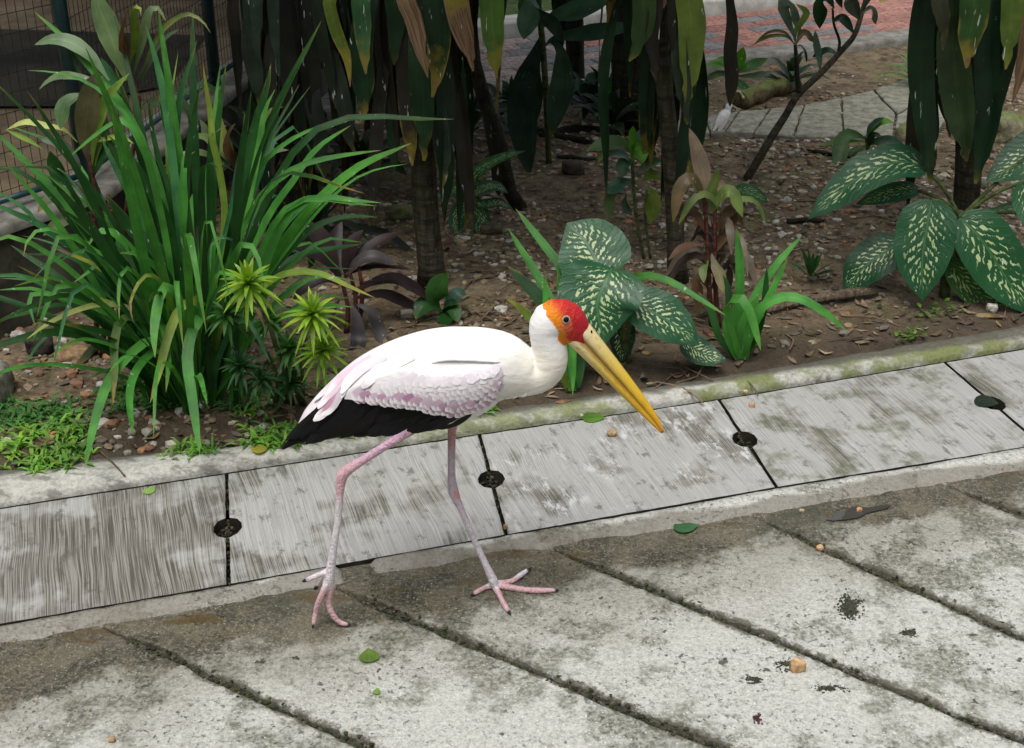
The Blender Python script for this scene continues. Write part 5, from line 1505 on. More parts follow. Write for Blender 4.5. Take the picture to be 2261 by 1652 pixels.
# ---- 6. tall blue-green broad leaved plant
bF = ground(1212, 362)
YF = bF.y
FP = empty('broad_leaf_plant', bF, 'tall plant with banana-like blue-green leaves in the shade', 'plant')
tube('stem', [bF, P(1208, 260, YF), P(1200, 120, YF), P(1190, 20, YF)], .012, STEMG, FP, 8)
BLG = (.035, .085, .062)
for pts, w, c, dY in [([(520, 330), (600, 275), (800, 250), (1000, 222), (1200, 185)], 150, BLG, -.1), ([(500, 200), (560, 130), (720, 85), (900, 25), (1010, -20)], 190, BLG, -.05), ([(470, 60), (420, 20), (390, 150), (355, 290)], 170, (.06, .13, .10), -.1), ([(540, 300), (620, 360), (645, 600), (600, 800), (560, 1000)], 190, (.025, .055, .038), -.12), ([(500, 250), (440, 400), (360, 650), (350, 900), (400, 1300)], 230, (.018, .042, .03), -.1),
                      ([(500, 120), (450, 90), (560, 170), (650, 310)], 110, DKG, -.12), ([(510, 350), (430, 500), (420, 700), (450, 900)], 170, (.022, .05, .035), -.05), ([(300, 640), (330, 700), (270, 780), (170, 790)], 130, (.02, .045, .03), .1), ([(560, 0), (480, -60), (380, 0), (330, 110)], 130, (.06, .13, .09), .1)]:
    blade(FP, 4, pts, w, YF, YF + dY, c, 0, mat=LEAFB, prof='lance', c=3, wav=.02, fold=.12)
SH = empty('broad_leaf_plant', ground(1300, 262), 'low plant of spotted drooping leaves by the thick dark tree', 'plant')
g = wloc(SH)
for pts, w, c in [([(860, 700), (800, 600), (900, 570), (1010, 600)], 90, BLG), ([(850, 760), (780, 640), (720, 640), (690, 740)], 110, BLG), ([(880, 800), (800, 780), (850, 820), (940, 890)], 60, DKG), ([(950, 840), (960, 720), (1000, 600), (1020, 500)], 60, GR), ([(930, 840), (920, 740), (900, 560), (840, 480)], 50, DKG)]:
    blade(SH, 4, pts, w, g.y, g.y - .05, c, 0, mat=LEAFB, prof='lance', c=2)
whorl(SH, g + Vector((0, 0, .05)), 22, .22, .03, DKG, rng=random.Random(8))

# ---- 7. spotted leaf plants (dieffenbachia)
def spotted(base, label, group='spotted dumb cane plants'):
    return empty('spotted_leaf_plant', base, label, 'plant', group)
def spot(plant, zone, pts, w, Y0, Y1, k=(1, 1, 1), fold=.12, wav=.012, up=.5, face=.6, stem_to=None):
    q = zc(zone, pts)
    n = len(q)
    out = [P(x, y, Y0 + (Y1 - Y0) * i / (n - 1)) for i, (x, y) in enumerate(q)]
    out = [p if p.z > .02 else G(*q[i], .02) for i, p in enumerate(out)]
    wm = w * ZONE[zone][2] * mpp(out[n // 2])
    o = leaf('leaf', out, wm, DIEFF, plant, (*k, 1), prof='ovate', n=16, c=4, fold=fold, wav=wav, up=up, face=face, jit=.1)
    s = stem_to or wloc(plant) + Vector((0, 0, .12))
    tube('petiole', [s, (s + out[0]) / 2 + Vector((0, 0, .015)), out[0]], .006, STEMG, plant, 6)
    return o
bP = ground(1385, 800)
DP = spotted(bP, 'spotted leaf plant whose big cream flecked leaves rise behind the stork bill', None)
tube('stem', [bP, bP + Vector((-.01, 0, .07)), bP + Vector((0, 0, .14))], .014, STEMG, DP, 8)
Yp = bP.y
spot(DP, 7, [(735, 440), (690, 350), (620, 230), (520, 130)], 420, Yp - .02, Yp + .10, up=.35, face=.9)
spot(DP, 7, [(775, 385), (745, 450), (690, 600), (735, 815)], 480, Yp - .05, Yp - .16, up=.4, face=.8)
spot(DP, 7, [(875, 560), (960, 610), (1100, 690), (1265, 815)], 300, Yp - .06, Yp - .12, (.9, .9, .95))
spot(DP, 7, [(1170, 790), (1240, 840), (1310, 880), (1420, 905)], 170, Yp - .03, Yp - .06, (.7, .7, .7))
spot(DP, 7, [(800, 640), (830, 720), (830, 820), (820, 940)], 150, Yp + .02, Yp - .02, (.45, .5, .5))
bQ = ground(2085, 655)
DQ = spotted(bQ, 'spotted leaf plant with large cream flecked leaves under the long skirted corn plant', None)
tube('stem', [bQ, bQ + Vector((.0, .02, .12)), bQ + Vector((.02, .03, .26))], .016, STEMG, DQ, 8)
Yq = bQ.y
sq = bQ + Vector((.02, .03, .24))
spot(DQ, 5, [(1470, 1235), (1330, 1190), (1150, 1220), (930, 1340), (610, 1610)], 330, Yq + .06, Yq + .02, (1, 1, 1.1), stem_to=sq)
spot(DQ, 8, [(1335, 0), (1300, 200), (1265, 450), (1265, 735)], 440, Yq - .02, Yq - .12, up=.3, face=.9, stem_to=sq)
spot(DQ, 8, [(1540, 130), (1690, 280), (1860, 540), (2050, 840)], 440, Yq - .02, Yq - .12, (.95, 1, .9), up=.4, face=.8, stem_to=sq)
spot(DQ, 8, [(1100, 300), (970, 400), (830, 500), (690, 690)], 330, Yq + .04, Yq + .02, (.7, .75, .8), stem_to=sq)
spot(DQ, 8, [(1470, 450), (1580, 600), (1750, 740), (2010, 860)], 250, Yq + .0, Yq - .06, (2.3, 1.3, .8), stem_to=sq)
spot(DQ, 5, [(2420, 1000), (2260, 1110), (2100, 1230), (1915, 1330)], 340, Yq + .12, Yq + .06, stem_to=sq)
spot(DQ, 5, [(1420, 1400), (1320, 1400), (1150, 1440), (960, 1500)], 170, Yq + .10, Yq + .1, (1.5, 1.3, 1.6), stem_to=sq)
spot(DQ, 8, [(2150, 120), (2030, 60), (1900, 60), (1730, 90)], 110, Yq + .12, Yq + .1, (2.2, 1.8, 2.2), stem_to=sq)
spot(DQ, 5, [(2195, 1330), (2260, 1500), (2320, 1620), (2400, 1800)], 300, Yq + .0, Yq - .1, stem_to=sq)
bT = ground(1640, 470)
DT = spotted(bT, 'small pale spotted leaf plant beside the slim trunk', None)
spot(DT, 4, [(1900, 1440), (1980, 1400), (2070, 1430), (2155, 1490)], 120, bT.y, bT.y - .02, (1.5, 1.5, 1.2), stem_to=bT + Vector((0, 0, .02)))
spot(DT, 4, [(1960, 1440), (1930, 1480), (1900, 1540)], 90, bT.y, bT.y - .05, stem_to=bT + Vector((0, 0, .02)))
bS = ground(1068, 505)
DS = spotted(bS, 'small spotted leaf plant with drooping blue-green leaves between the thick and leaning trunks', None)
ss = P(1055, 430, bS.y)
tube('stem', [bS, ss], .008, STEMG, DS, 6)
for pts, w, k in [([(1810, 1390), (1830, 1290), (1960, 1190), (2100, 1135), (2210, 1108)], 90, (1.2, 1.4, 1.1)), ([(1790, 1420), (1680, 1390), (1600, 1440), (1520, 1430)], 110, (1.2, 1.3, 1.5)), ([(1800, 1480), (1720, 1570), (1700, 1650), (1730, 1750)], 140, (1.1, 1.2, 1.4)), ([(1820, 1480), (1870, 1570), (1880, 1680), (1850, 1790)], 140, (1.1, 1.2, 1.4)), ([(1820, 1420), (1900, 1380), (2000, 1370), (2080, 1420)], 100, (1.2, 1.2, 1.5)), ([(1830, 1500), (1920, 1500), (2020, 1490), (2120, 1540)], 90, (.8, .8, 1.))]:
    spot(DS, 3, pts, w, bS.y - .02, bS.y - .05, k, stem_to=ss)

# ---- 8. smaller strap clumps
bM = ground(1625, 798)
SM = empty('strap_leaf_clump', bM, 'small fan of green strap leaves at the kerb below the brown cordyline', 'plant')
Ym = bM.y
for pts, w, dY in [([(1500, 900), (1490, 700), (1495, 400), (1478, 160)], 56, .08), ([(1510, 900), (1540, 640), (1680, 400), (1848, 202)], 48, .1), ([(1520, 900), (1580, 720), (1680, 520), (1765, 335)], 50, .04), ([(1530, 900), (1560, 700), (1660, 580), (1800, 550), (1950, 620), (2095, 735)], 58, -.1), ([(1490, 890), (1420, 640), (1470, 555), (1540, 610), (1615, 850)], 66, -.14), ([(1490, 900), (1440, 760), (1440, 640), (1450, 560)], 70, 0),
                   ([(1520, 900), (1600, 760), (1640, 560), (1650, 380)], 40, .05), ([(1500, 900), (1500, 780), (1540, 660), (1610, 540)], 60, .02), ([(1480, 900), (1380, 780), (1330, 620), (1260, 520)], 46, .08), ([(1490, 900), (1450, 700), (1430, 500), (1400, 420)], 44, .1)]:
    blade(SM, 7, pts, w, Ym, Ym + dY, GR if w > 46 else DG, 0, fold=.3)
bN = ground(1262, 862)
SN = empty('strap_leaf_clump', bN, 'small fan of strap leaves between the bird head and the big spotted leaf', 'plant')
Yn = bN.y
for pts, w, dY, c, dry in [([(540, 1080), (480, 700), (350, 430), (270, 300), (190, 165)], 56, .25, GR, 0), ([(550, 1080), (540, 700), (490, 400), (400, 270), (230, 50)], 56, .3, GR, 0), ([(540, 1080), (480, 760), (400, 600), (300, 490), (185, 375)], 84, .15, DG, 0), ([(545, 1080), (440, 800), (400, 570), (400, 425)], 44, .1, GR, 0), ([(550, 1080), (500, 700), (470, 520), (465, 420)], 32, .1, GR, 0), ([(530, 1080), (420, 800), (310, 670), (240, 600), (172, 555)], 58, .05, (.10, .16, .02), .12),
                           ([(580, 1050), (540, 800), (545, 760), (555, 900), (552, 1105)], 40, -.12, GR, 0), ([(560, 1080), (560, 900), (540, 700), (520, 560)], 40, .1, GR, 0), ([(560, 1080), (560, 800), (520, 600), (480, 480)], 50, .12, DG, 0), ([(580, 1060), (600, 900), (640, 750), (700, 640)], 60, .1, DG, 0)]:
    blade(SN, 7, pts, w, Yn, Yn + dY, c, dry, fold=.3)

blade(SN, 7, [(640, 980), (760, 640), (860, 470), (960, 430), (1100, 460), (1250, 550), (1420, 655)], 50, 3.46, 3.18, GR, 0, fold=.3)
# ---- 9. brown-leaved young cordyline on the right
bK = ground(1572, 725)
YK = bK.y
CK = cordy('cordyline', bK, 'young cordyline with bronze pink leaves beside the slim trunk', [[bK, P(1566, 640, YK), P(1562, 540, YK), P(1556, 440, YK)], [bK + Vector((.02, 0, 0)), P(1580, 640, YK), P(1578, 520, YK), P(1580, 450, YK)]])
BZ = (.10, .055, .035); PK = (.17, .13, .11)
for pts, w, c, dY in [([(1562, 470), (1555, 400), (1540, 340), (1522, 283)], 40, PK, .03), ([(1562, 460), (1530, 395), (1500, 420), (1486, 490)], 34, (.13, .09, .05), -.06), ([(1572, 470), (1600, 425), (1620, 430), (1640, 480)], 32, OL, -.05), ([(1575, 470), (1570, 430), (1580, 400), (1585, 370)], 28, OL, 0), ([(1566, 545), (1535, 540), (1505, 550), (1476, 574)], 26, BZ, -.08), ([(1572, 560), (1580, 590), (1590, 610), (1597, 648)], 28, (.13, .12, .06), -.08), ([(1565, 570), (1555, 590), (1552, 600), (1554, 625)], 20, OL, -.06),
                      ([(1575, 520), (1600, 480), (1625, 460), (1640, 500)], 30, BZ, -.02), ([(1578, 560), (1600, 520), (1618, 490), (1632, 470)], 34, BZ, .0), ([(1570, 500), (1555, 460), (1545, 400), (1560, 340)], 30, PK, .05), ([(1580, 560), (1605, 560), (1625, 590), (1632, 620)], 26, (.05, .035, .03), -.02), ([(1570, 640), (1590, 600), (1605, 590), (1612, 640)], 26, (.04, .03, .025), 0), ([(1565, 640), (1545, 610), (1540, 640), (1545, 690)], 28, BZ, -.03), ([(1560, 520), (1540, 480), (1520, 470), (1500, 500)], 24, BZ, .0)]:
    blade(CK, 0, pts, w * .95, YK, YK + dY, c, 0, mat=LEAFB, prof='lance', c=2, wav=.02)

rgk = random.Random(17)
for k in range(16):
    z = rgk.uniform(.10, .36); a = rgk.uniform(0, 6.3); l = rgk.uniform(.09, .16)
    c = bK + Vector((.005, 0, z)); d = Vector((math.cos(a), math.sin(a), 0))
    pts = [c, c + d * l * .35 + Vector((0, 0, l * .45)), c + d * l * .7 + Vector((0, 0, l * .4)), c + d * l + Vector((0, 0, -l * .1))]
    leaf('leaf', pts, rgk.uniform(.02, .03), LEAFB, CK, c4(rgk.choice([BZ, OL, (.05, .035, .028), (.09, .08, .045), PK]), 0, rng=rgk), prof='lance', n=9, c=2, wav=.02, rng=rgk)
# ---- 10. seedlings and young shrubs
def seedling(base, label, leaves, zone, col, stemline=None, mat=LEAFB, prof='lance', name='seedling', wk=1.):
    o = empty(name, base, label, 'plant')
    if stemline: tube('stem', [base] + stemline, .0055, STEMG, o, 6)
    for L_ in leaves:
        pts, w = L_[0], L_[1]; c = L_[2] if len(L_) > 2 else col; dY = L_[3] if len(L_) > 3 else -.03
        blade(o, zone, pts, w * wk, base.y, base.y + dY, tuple(q * (1 + (wk - 1)) for q in c), 0, mat=mat, prof=prof, c=2, wav=.02, n=10)
    return o
BRT = (.08, .22, .02)
g = ground(1422, 572)
seedling(g, 'young shrub with glossy leaves and bright green shoots left of the slim trunk', wk=1.35, leaves=
    [([(1160, 1210), (1150, 1100), (1145, 1000), (1160, 925)], 92, BRT), ([(1180, 1150), (1170, 1080), (1210, 1090), (1225, 1205)], 105, BRT, -.06), ([(1160, 1130), (1080, 1060), (960, 1060), (820, 1105)], 95, (.07, .12, .05)), ([(1150, 1200), (1100, 1150), (1020, 1130), (950, 1140)], 80, BLG), ([(1200, 1130), (1200, 1060), (1240, 1000), (1305, 965)], 95, BLG, .03), ([(1190, 1260), (1250, 1220), (1310, 1200), (1375, 1180)], 85, (.05, .10, .05)), ([(1160, 1345), (1050, 1360), (1000, 1450), (975, 1610)], 75, (.06, .10, .04)), ([(1160, 1330), (1090, 1340), (1020, 1390), (950, 1420)], 100, BLG),
     ([(1250, 1380), (1290, 1400), (1310, 1500), (1290, 1640)], 90, OLV), ([(1110, 1430), (1100, 1500), (1130, 1560), (1160, 1580)], 40, DKG), ([(1170, 1180), (1100, 1200), (1080, 1250), (1090, 1300)], 80, BLG), ([(1210, 1200), (1270, 1130), (1310, 1130), (1330, 1150)], 80, DKG), ([(1140, 1090), (1060, 1080), (960, 1120), (905, 1190)], 60, (.10, .16, .03)), ([(1230, 1330), (1280, 1290), (1330, 1290), (1370, 1320)], 60, OLV)], zone=4, col=BLG, stemline=[P(1408, 500, g.y), P(1400, 430, g.y), P(1396, 360, g.y)])
tube('stem', [g + Vector((.02, 0, 0)), P(1425, 480, g.y), P(1428, 420, g.y)], .005, STEMG, bpy.data.objects['seedling'], 6)
g = ground(975, 700)
seedling(g, 'leafy dark green seedling at the foot of the thick trunk',
    [([(975, 690), (960, 670), (968, 635), (990, 602)], 52, (.035, .11, .03)), ([(975, 690), (950, 672), (930, 680), (918, 705)], 46, DG, -.06), ([(978, 690), (1000, 660), (1015, 645), (1030, 650)], 34, BLG, .03), ([(978, 690), (995, 680), (1005, 690), (1010, 712)], 34, DG, -.06), ([(975, 692), (975, 690), (985, 705), (988, 720)], 40, DG, -.08), ([(975, 690), (985, 675), (1000, 670), (1012, 672)], 30, DG)], 0, DG)
g = ground(1915, 352)
seedling(g, 'young glossy shrub in front of the stone flags',
    [([(1030, 1020), (960, 990), (870, 1020), (820, 1260)], 130, (.035, .10, .03)), ([(1040, 1000), (1060, 950), (1100, 910), (1170, 865)], 75, BLG), ([(1050, 1000), (1100, 920), (1160, 890), (1240, 905)], 75, BRT), ([(1050, 1060), (1120, 1040), (1220, 1050), (1325, 1085)], 105, BLG), ([(1040, 1060), (1000, 1090), (950, 1110), (900, 1160)], 60, (.03, .08, .02)), ([(1040, 1100), (1080, 1000), (1110, 990), (1150, 1000)], 60, DKG), ([(1040, 1120), (1010, 1150), (980, 1200), (965, 1260)], 80, DKG), ([(1030, 1040), (900, 1040), (800, 1040), (720, 1080)], 50, BRT)], 5, BLG, [P(1914, 320, g.y), P(1912, 300, g.y)])
g = ground(1628, 205)
o = seedling(g, 'bright green young plant behind the twisted dead leaf',
    [([(60, 540), (90, 480), (110, 420), (135, 345)], 95, BRT), ([(60, 545), (130, 510), (220, 470), (320, 430)], 80, (.05, .13, .05)), ([(50, 540), (0, 480), (-60, 470), (-150, 480)], 80, BRT), ([(60, 545), (20, 470), (-20, 440), (-70, 435)], 70, BRT), ([(60, 560), (180, 560), (300, 550), (410, 590)], 60, (.06, .12, .05)), ([(55, 555), (-20, 540), (-90, 560), (-160, 600)], 60, (.06, .12, .05)), ([(60, 560), (100, 600), (150, 650), (215, 690)], 60, BG)], 5, BRT)
g = ground(1788, 628)
o = empty('seedling', g, 'tiny dark green seedling on bare soil beside the fallen branch', 'plant')
whorl(o, g + Vector((0, 0, .03)), 12, .09, .014, DG, rng=random.Random(3), el=(20, 85), droop=.1)
for k, (x, y, lab) in enumerate([(2085, 690, 'larger tuft of bright green clover-like weed below the spotted leaves'), (2012, 745, 'tuft of bright green weed right against the kerb'), (2030, 702, 'sparse tuft of bright weed in the dark soil')]):
    g = ground(x, y); o = empty('weed_tuft', g, lab, 'weed'); rg = random.Random(30 + k)
    for j in range(26 if k < 2 else 12):
        c = g + Vector((rg.uniform(-.045, .045), rg.uniform(-.03, .03), rg.uniform(.005, .03)))
        a = rg.uniform(0, 6.3); d = Vector((math.cos(a), math.sin(a), rg.uniform(.1, .6))) * .016
        leaf('leaf', [c, c + d * .5, c + d], .012, LEAFB, o, c4((.09, .2, .02), 0, rng=rg), prof='ovate', n=3, c=1, rng=rg, up=1, face=0)
g = ground(2020, 205)
o = empty('fern_tuft', g, 'feathery light green tuft growing at the stone flags', 'plant')
whorl(o, g + Vector((0, 0, .04)), 26, .2, .016, (.12, .22, .05), rng=random.Random(13), el=(10, 80), prof='strap', mat=LEAF, cross=1)

# ---- 11. bent sapling
bW = ground(1648, 402)
YW = bW.y
SP = empty('bent_sapling', bW, 'slender sapling with a bent forking stem leaning over the stone flags', 'tree')
tube('trunk', [bW] + [P(*q, YW + d) for q, d in zip(zc(5, [(240, 1180), (330, 1030), (430, 870), (540, 690), (690, 550), (830, 400), (950, 260), (1010, 80), (1060, -120)]), [.0, .02, .05, .08, .12, .18, .22, .28, .3])], [(0, .016), (.5, .012), (1, .008)], BARK, SP, 9, n=40, bumpy=.0015)
tube('branch', [P(*zc(5, [(545, 690)])[0], YW + .08)] + [P(*q, YW + .08) for q in zc(5, [(530, 560), (525, 440), (515, 330)])], [(0, .011), (1, .006)], BARKD, SP, 7, n=12)
tube('branch', [P(*zc(5, [(830, 400)])[0], YW + .18)] + [P(*q, YW + .2) for q in zc(5, [(840, 300), (800, 180), (790, 60)])], [(0, .006), (1, .004)], BARKD, SP, 6, n=12)
for pts, w, c in [([(520, 340), (450, 270), (320, 270), (195, 335)], 36, OLV), ([(515, 330), (440, 240), (330, 235), (230, 300)], 26, (.08, .1, .05)), ([(520, 300), (420, 50), (480, 60), (560, 260)], 100, (.07, .10, .08)), ([(520, 330), (560, 250), (600, 250), (650, 310)], 60, (.12, .09, .04)), ([(800, 60), (740, -20), (700, 60), (695, 210)], 110, DKG), ([(800, 60), (760, -60), (800, -80), (860, 60)], 90, DKG), ([(950, 250), (880, 150), (840, 130), (790, 160)], 70, DKG), ([(1010, 100), (1060, 60), (1090, 90), (1105, 180)], 60, (.08, .12, .10)), ([(990, 150), (940, 60), (900, -10), (880, 20)], 110, (.02, .03, .02)), ([(830, 400), (760, 370), (700, 390), (640, 420)], 60, DKG), ([(700, 540), (690, 420), (670, 330), (660, 220)], 60, (.06, .10, .08)), ([(520, 340), (560, 340), (590, 400), (600, 460)], 40, DKG), ([(515, 330), (520, 230), (600, 100), (520, 30)], 60, OLV), ([(1000, 100), (1060, -10), (1110, -40), (1160, 10)], 50, DKG)]:
    blade(SP, 5, pts, w, YW + .12, YW + .16, c, 0, mat=LEAFB, prof='lance', c=2, wav=.02)

# ---- 12. big shade tree: dark trunk between the plants, crown above the picture
bC = ground(1425, 268)
TR = empty('shade_tree', bC, 'thick dark tree trunk standing behind the slim trunked corn plant', 'tree')
tube('trunk', [bC, P(1412, 180, bC.y), P(1395, 60, bC.y), bC + Vector((-.15, .0, 1.6)), bC + Vector((-.2, -.1, 3.0))], [(0, .125), (.1, .095), (1, .07)], BARKD, TR, 16, n=30, bumpy=.012)
for k in range(5):
    a = k * 1.256 + .3
    tube('limb', [bC + Vector((-.2, -.1, 2.6)), bC + Vector((-.2 + .5 * math.cos(a), -.1 + .5 * math.sin(a), 3.2)), bC + Vector((-.2 + 1.4 * math.cos(a), -.1 + 1.4 * math.sin(a), 3.8))], [(0, .05), (1, .02)], BARKD, TR, 8)
rg = random.Random(77); bag = Bag()
def crown(bag, c, rx, ry, rz, n, size, rg, col=(.03, .08, .02)):
    blobs = [Vector((rg.uniform(-1, 1) * rx * .7, rg.uniform(-1, 1) * ry * .7, rg.uniform(-.6, .8) * rz)) for _ in range(16)]
    for k in range(n):
        b0 = rg.choice(blobs)
        p = c + b0 + Vector((rg.gauss(0, .3) * rx, rg.gauss(0, .3) * ry, rg.gauss(0, .3) * rz))
        d = Vector((rg.uniform(-1, 1), rg.uniform(-1, 1), rg.uniform(-.7, .3))).normalized() * size * rg.uniform(.7, 1.3)
        s = d.cross(Vector((rg.uniform(-1, 1), rg.uniform(-1, 1), 1))).normalized() * size * .3
        k_ = rg.uniform(.6, 1.4)
        bag.add([p, p + d * .5 + s, p + d, p + d * .5 - s], [(0, 1, 2, 3)], tuple(q * k_ for q in col), [(.5, 0), (1, .5), (.5, 1), (0, .5)])
crown(bag, bC + Vector((-1.2, -.5, 3.5)), 1.6, 1.4, .7, 11000, .19, rg)  # unseen crown, set left of its trunk and thickened to shade the bed
bag.build('crown', GRASS, TR)
tl = Vector((-2.6, 5.6, 0))
T2_ = empty('shade_tree', tl, 'unseen dark tree added for shade beyond the wire fence by the pond', 'tree')  # out-of-view tree, added to cut sky light over the fence side
tube('trunk', [tl, tl + Vector((.05, 0, 1.5)), tl + Vector((0, .1, 2.8))], [(0, .14), (1, .08)], BARKD, T2_, 14, n=16, bumpy=.01)
bag = Bag(); crown(bag, tl + Vector((.2, .2, 3.3)), 1.7, 1.6, .8, 4200, .16, rg); bag.build('crown', GRASS, T2_)

# unseen trees added behind and beside the viewer to block low sky light
rgt = random.Random(5)
for k, (x, y) in enumerate([(-3.2, -3.2), (-.9, -4.2), (1.6, -4.0), (4.0, -2.6), (5.2, .2), (-4.9, -.4), (5.6, 3.4), (-5.2, 2.8)]):
    c = Vector((x, y, -.01))
    o = empty('unseen_shade_tree', c, 'unseen leafy tree added around the viewer to block low sky light', 'tree', 'unseen trees added to block sky light')
    tube('trunk', [c, c + Vector((.05, 0, 1.5)), c + Vector((0, .1, 3.))], [(0, .13), (1, .07)], BARKD, o, 10, n=10)
    bag = Bag(); crown(bag, c + Vector((0, 0, 2.3)), 1.4, 1.2, 1.5, 2600, .34, rgt, (.035, .08, .02)); bag.build('crown', GRASS, o)
# shrubs closing the view behind path, pond and lawn
def shrub(c, rx, ry, rz, n, label, col, size=.09, seed=1):
    rg = random.Random(seed)
    o = empty('shrub', c, label, 'shrub', 'shrubs along the far side')
    for k in range(7):
        a = rg.uniform(0, 6.3)
        tube('stem', [c + Vector((rg.uniform(-.1, .1), rg.uniform(-.1, .1), 0)), c + Vector((math.cos(a) * rx * .3, math.sin(a) * ry * .3, rz * .6)), c + Vector((math.cos(a) * rx * .6, math.sin(a) * ry * .6, rz * 1.1))], .012, BARKD, o, 5)
    bag = Bag(); crown(bag, c + Vector((0, 0, rz * .85)), rx, ry, rz * .55, n, size, rg, col); bag.build('foliage', GRASS, o)
for k in range(6): shrub(Vector((-5.2 + k * .85, 8.0 + .25 * (k % 2), .06)), .6, .5, .9, 1100, 'dark bushy shrub beyond the pond behind the wire fence', (.018, .045, .014), .11, 40 + k)
for k in range(5):
    p = a0 + au * (-.2 + k * 1.0) + av * (1.55 + .2 * (k % 2))
    shrub(Vector((p.x, p.y, .06)), .5, .4, .45, 700, 'low green shrub on the lawn behind the pale path edging', (.05, .13, .025), .08, 60 + k)

# ------------------------------------------------------------------ litter, stones, grass, small things
rg = random.Random(21)
bag = Bag()
PC = [(.30, .26, .20), (.42, .39, .33), (.20, .15, .10), (.25, .14, .09), (.36, .20, .11), (.16, .14, .11), (.50, .48, .44), (.24, .22, .14)]
def randbed(rg, y1=6.2):
    x = rg.uniform(-1.6, 2.2); k = on(KL, x).y
    return x, k + .04 + (rg.random() ** 1.2) * (y1 - k)
tag(jb.build('joint_moss', PEBBLE, smooth=False), 'dark moss and grit packed in the paving joints', 'moss', kind='stuff')
for i in range(11000):
    x, y = randbed(rg)
    dn = noise.noise(Vector((x * 1.6, y * 1.6, 7)))
    if dn < -.12 and rg.random() < .8: continue
    if y - on(KL, x).y < .5 and x > -.55 and rg.random() < .88: continue
    s = rg.choice((.003, .004, .005, .006, .007, .009, .012)) * rg.uniform(.8, 1.3)
    if x < -.6 and y < 3.3: s *= 1.25
    c = rg.choice(PC); k = rg.uniform(.6, 1.15) * (.45 if y - on(KL, x).y < .5 and x > -.55 else 1)
    V, F = rock_data((x, y, soilz(x, y) + s * .25), s * rg.uniform(.9, 1.5), s, s * .7, i * .37, .5, False, rg.uniform(0, 3))
    bag.add(V, F, tuple(q * k for q in c))
for i in range(3600):                    # paler chips further back
    x = rg.uniform(-.7, 2.2); y = rg.uniform(3.75, 5.4)
    if noise.noise(Vector((x * 2.2, y * 2.2, 17))) < -.1 or y < on(KL, x).y + .4: continue
    s = rg.choice((.004, .005, .007, .009, .012, .015)) * rg.uniform(.7, 1.2)
    c = rg.choice([(.46, .42, .34), (.36, .31, .22), (.30, .25, .16), (.50, .48, .43), (.24, .20, .12)]); k = rg.uniform(.6, 1.1)
    V, F = rock_data((x, y, soilz(x, y) + s * .12), s * rg.uniform(.9, 1.6), s, s * .45, i * .41, .5, False, rg.uniform(0, 3))
    bag.add(V, F, tuple(q * k for q in c))
tag(bag.build('gravel', PEBBLE, smooth=False), 'scattered pebbles and stone chips over the brown garden soil', 'gravel', kind='stuff')
bag = Bag()
LC = [(.16, .10, .06), (.24, .17, .11), (.10, .065, .045), (.07, .05, .04), (.30, .23, .17), (.19, .14, .07), (.13, .11, .09)]
def dead_leaf(c, ln, w, rg, a=None):
    a = rg.uniform(0, 6.3) if a is None else a
    d = Vector((math.cos(a), math.sin(a), 0)); s = Vector((-d.y, d.x, 0))
    cu = rg.uniform(-.25, .45) * ln; tw = rg.uniform(-.3, .3)
    pts = [c - d * ln / 2 + Vector((0, 0, max(0, cu * .5))), c + Vector((0, 0, .002)), c + d * ln / 2 + Vector((0, 0, max(0, cu)))]
    return leaf_data(pts, w, 'lance', 4, 1, rg.uniform(-.3, .5), side0=(s + Vector((0, 0, tw))).normalized(), jit=0, rng=rg)
for i in range(2400):
    x, y = randbed(rg, 5.8)
    ln = rg.uniform(.015, .05)
    V, UV, F = dead_leaf(Vector((x, y, soilz(x, y) + .004)), ln, ln * rg.uniform(.25, .5), rg)
    k = rg.uniform(.6, 1.3); c = rg.choice(LC)
    bag.add(V, F, tuple(q * k for q in c), UV)
for i in range(420):      # twigs and rootlets
    x, y = randbed(rg, 5.6)
    if rg.random() < .4: x, y = rg.gauss(.1, .25), rg.gauss(3.55, .2)
    if y < on(KL, x).y + .03: continue
    a = rg.uniform(0, 6.3); l = rg.uniform(.04, .16); z = soilz(x, y) + .004
    d = Vector((math.cos(a), math.sin(a), 0)); s = Vector((-d.y, d.x, 0))
    p = Vector((x, y, z))
    V, F, UV = tube_data([p, p + d * l * .5 + s * rg.uniform(-.02, .02) + Vector((0, 0, .006)), p + d * l + Vector((0, 0, .001))], rg.uniform(.0012, .0028), 4, 4, False)
    k = rg.uniform(.6, 1.3); bag.add(V, F, tuple(q * k for q in (.17, .12, .08)))
tag(bag.build('leaf_litter', LITTER), 'dead leaf scraps, twigs and rootlets strewn on the soil', 'litter', kind='stuff')

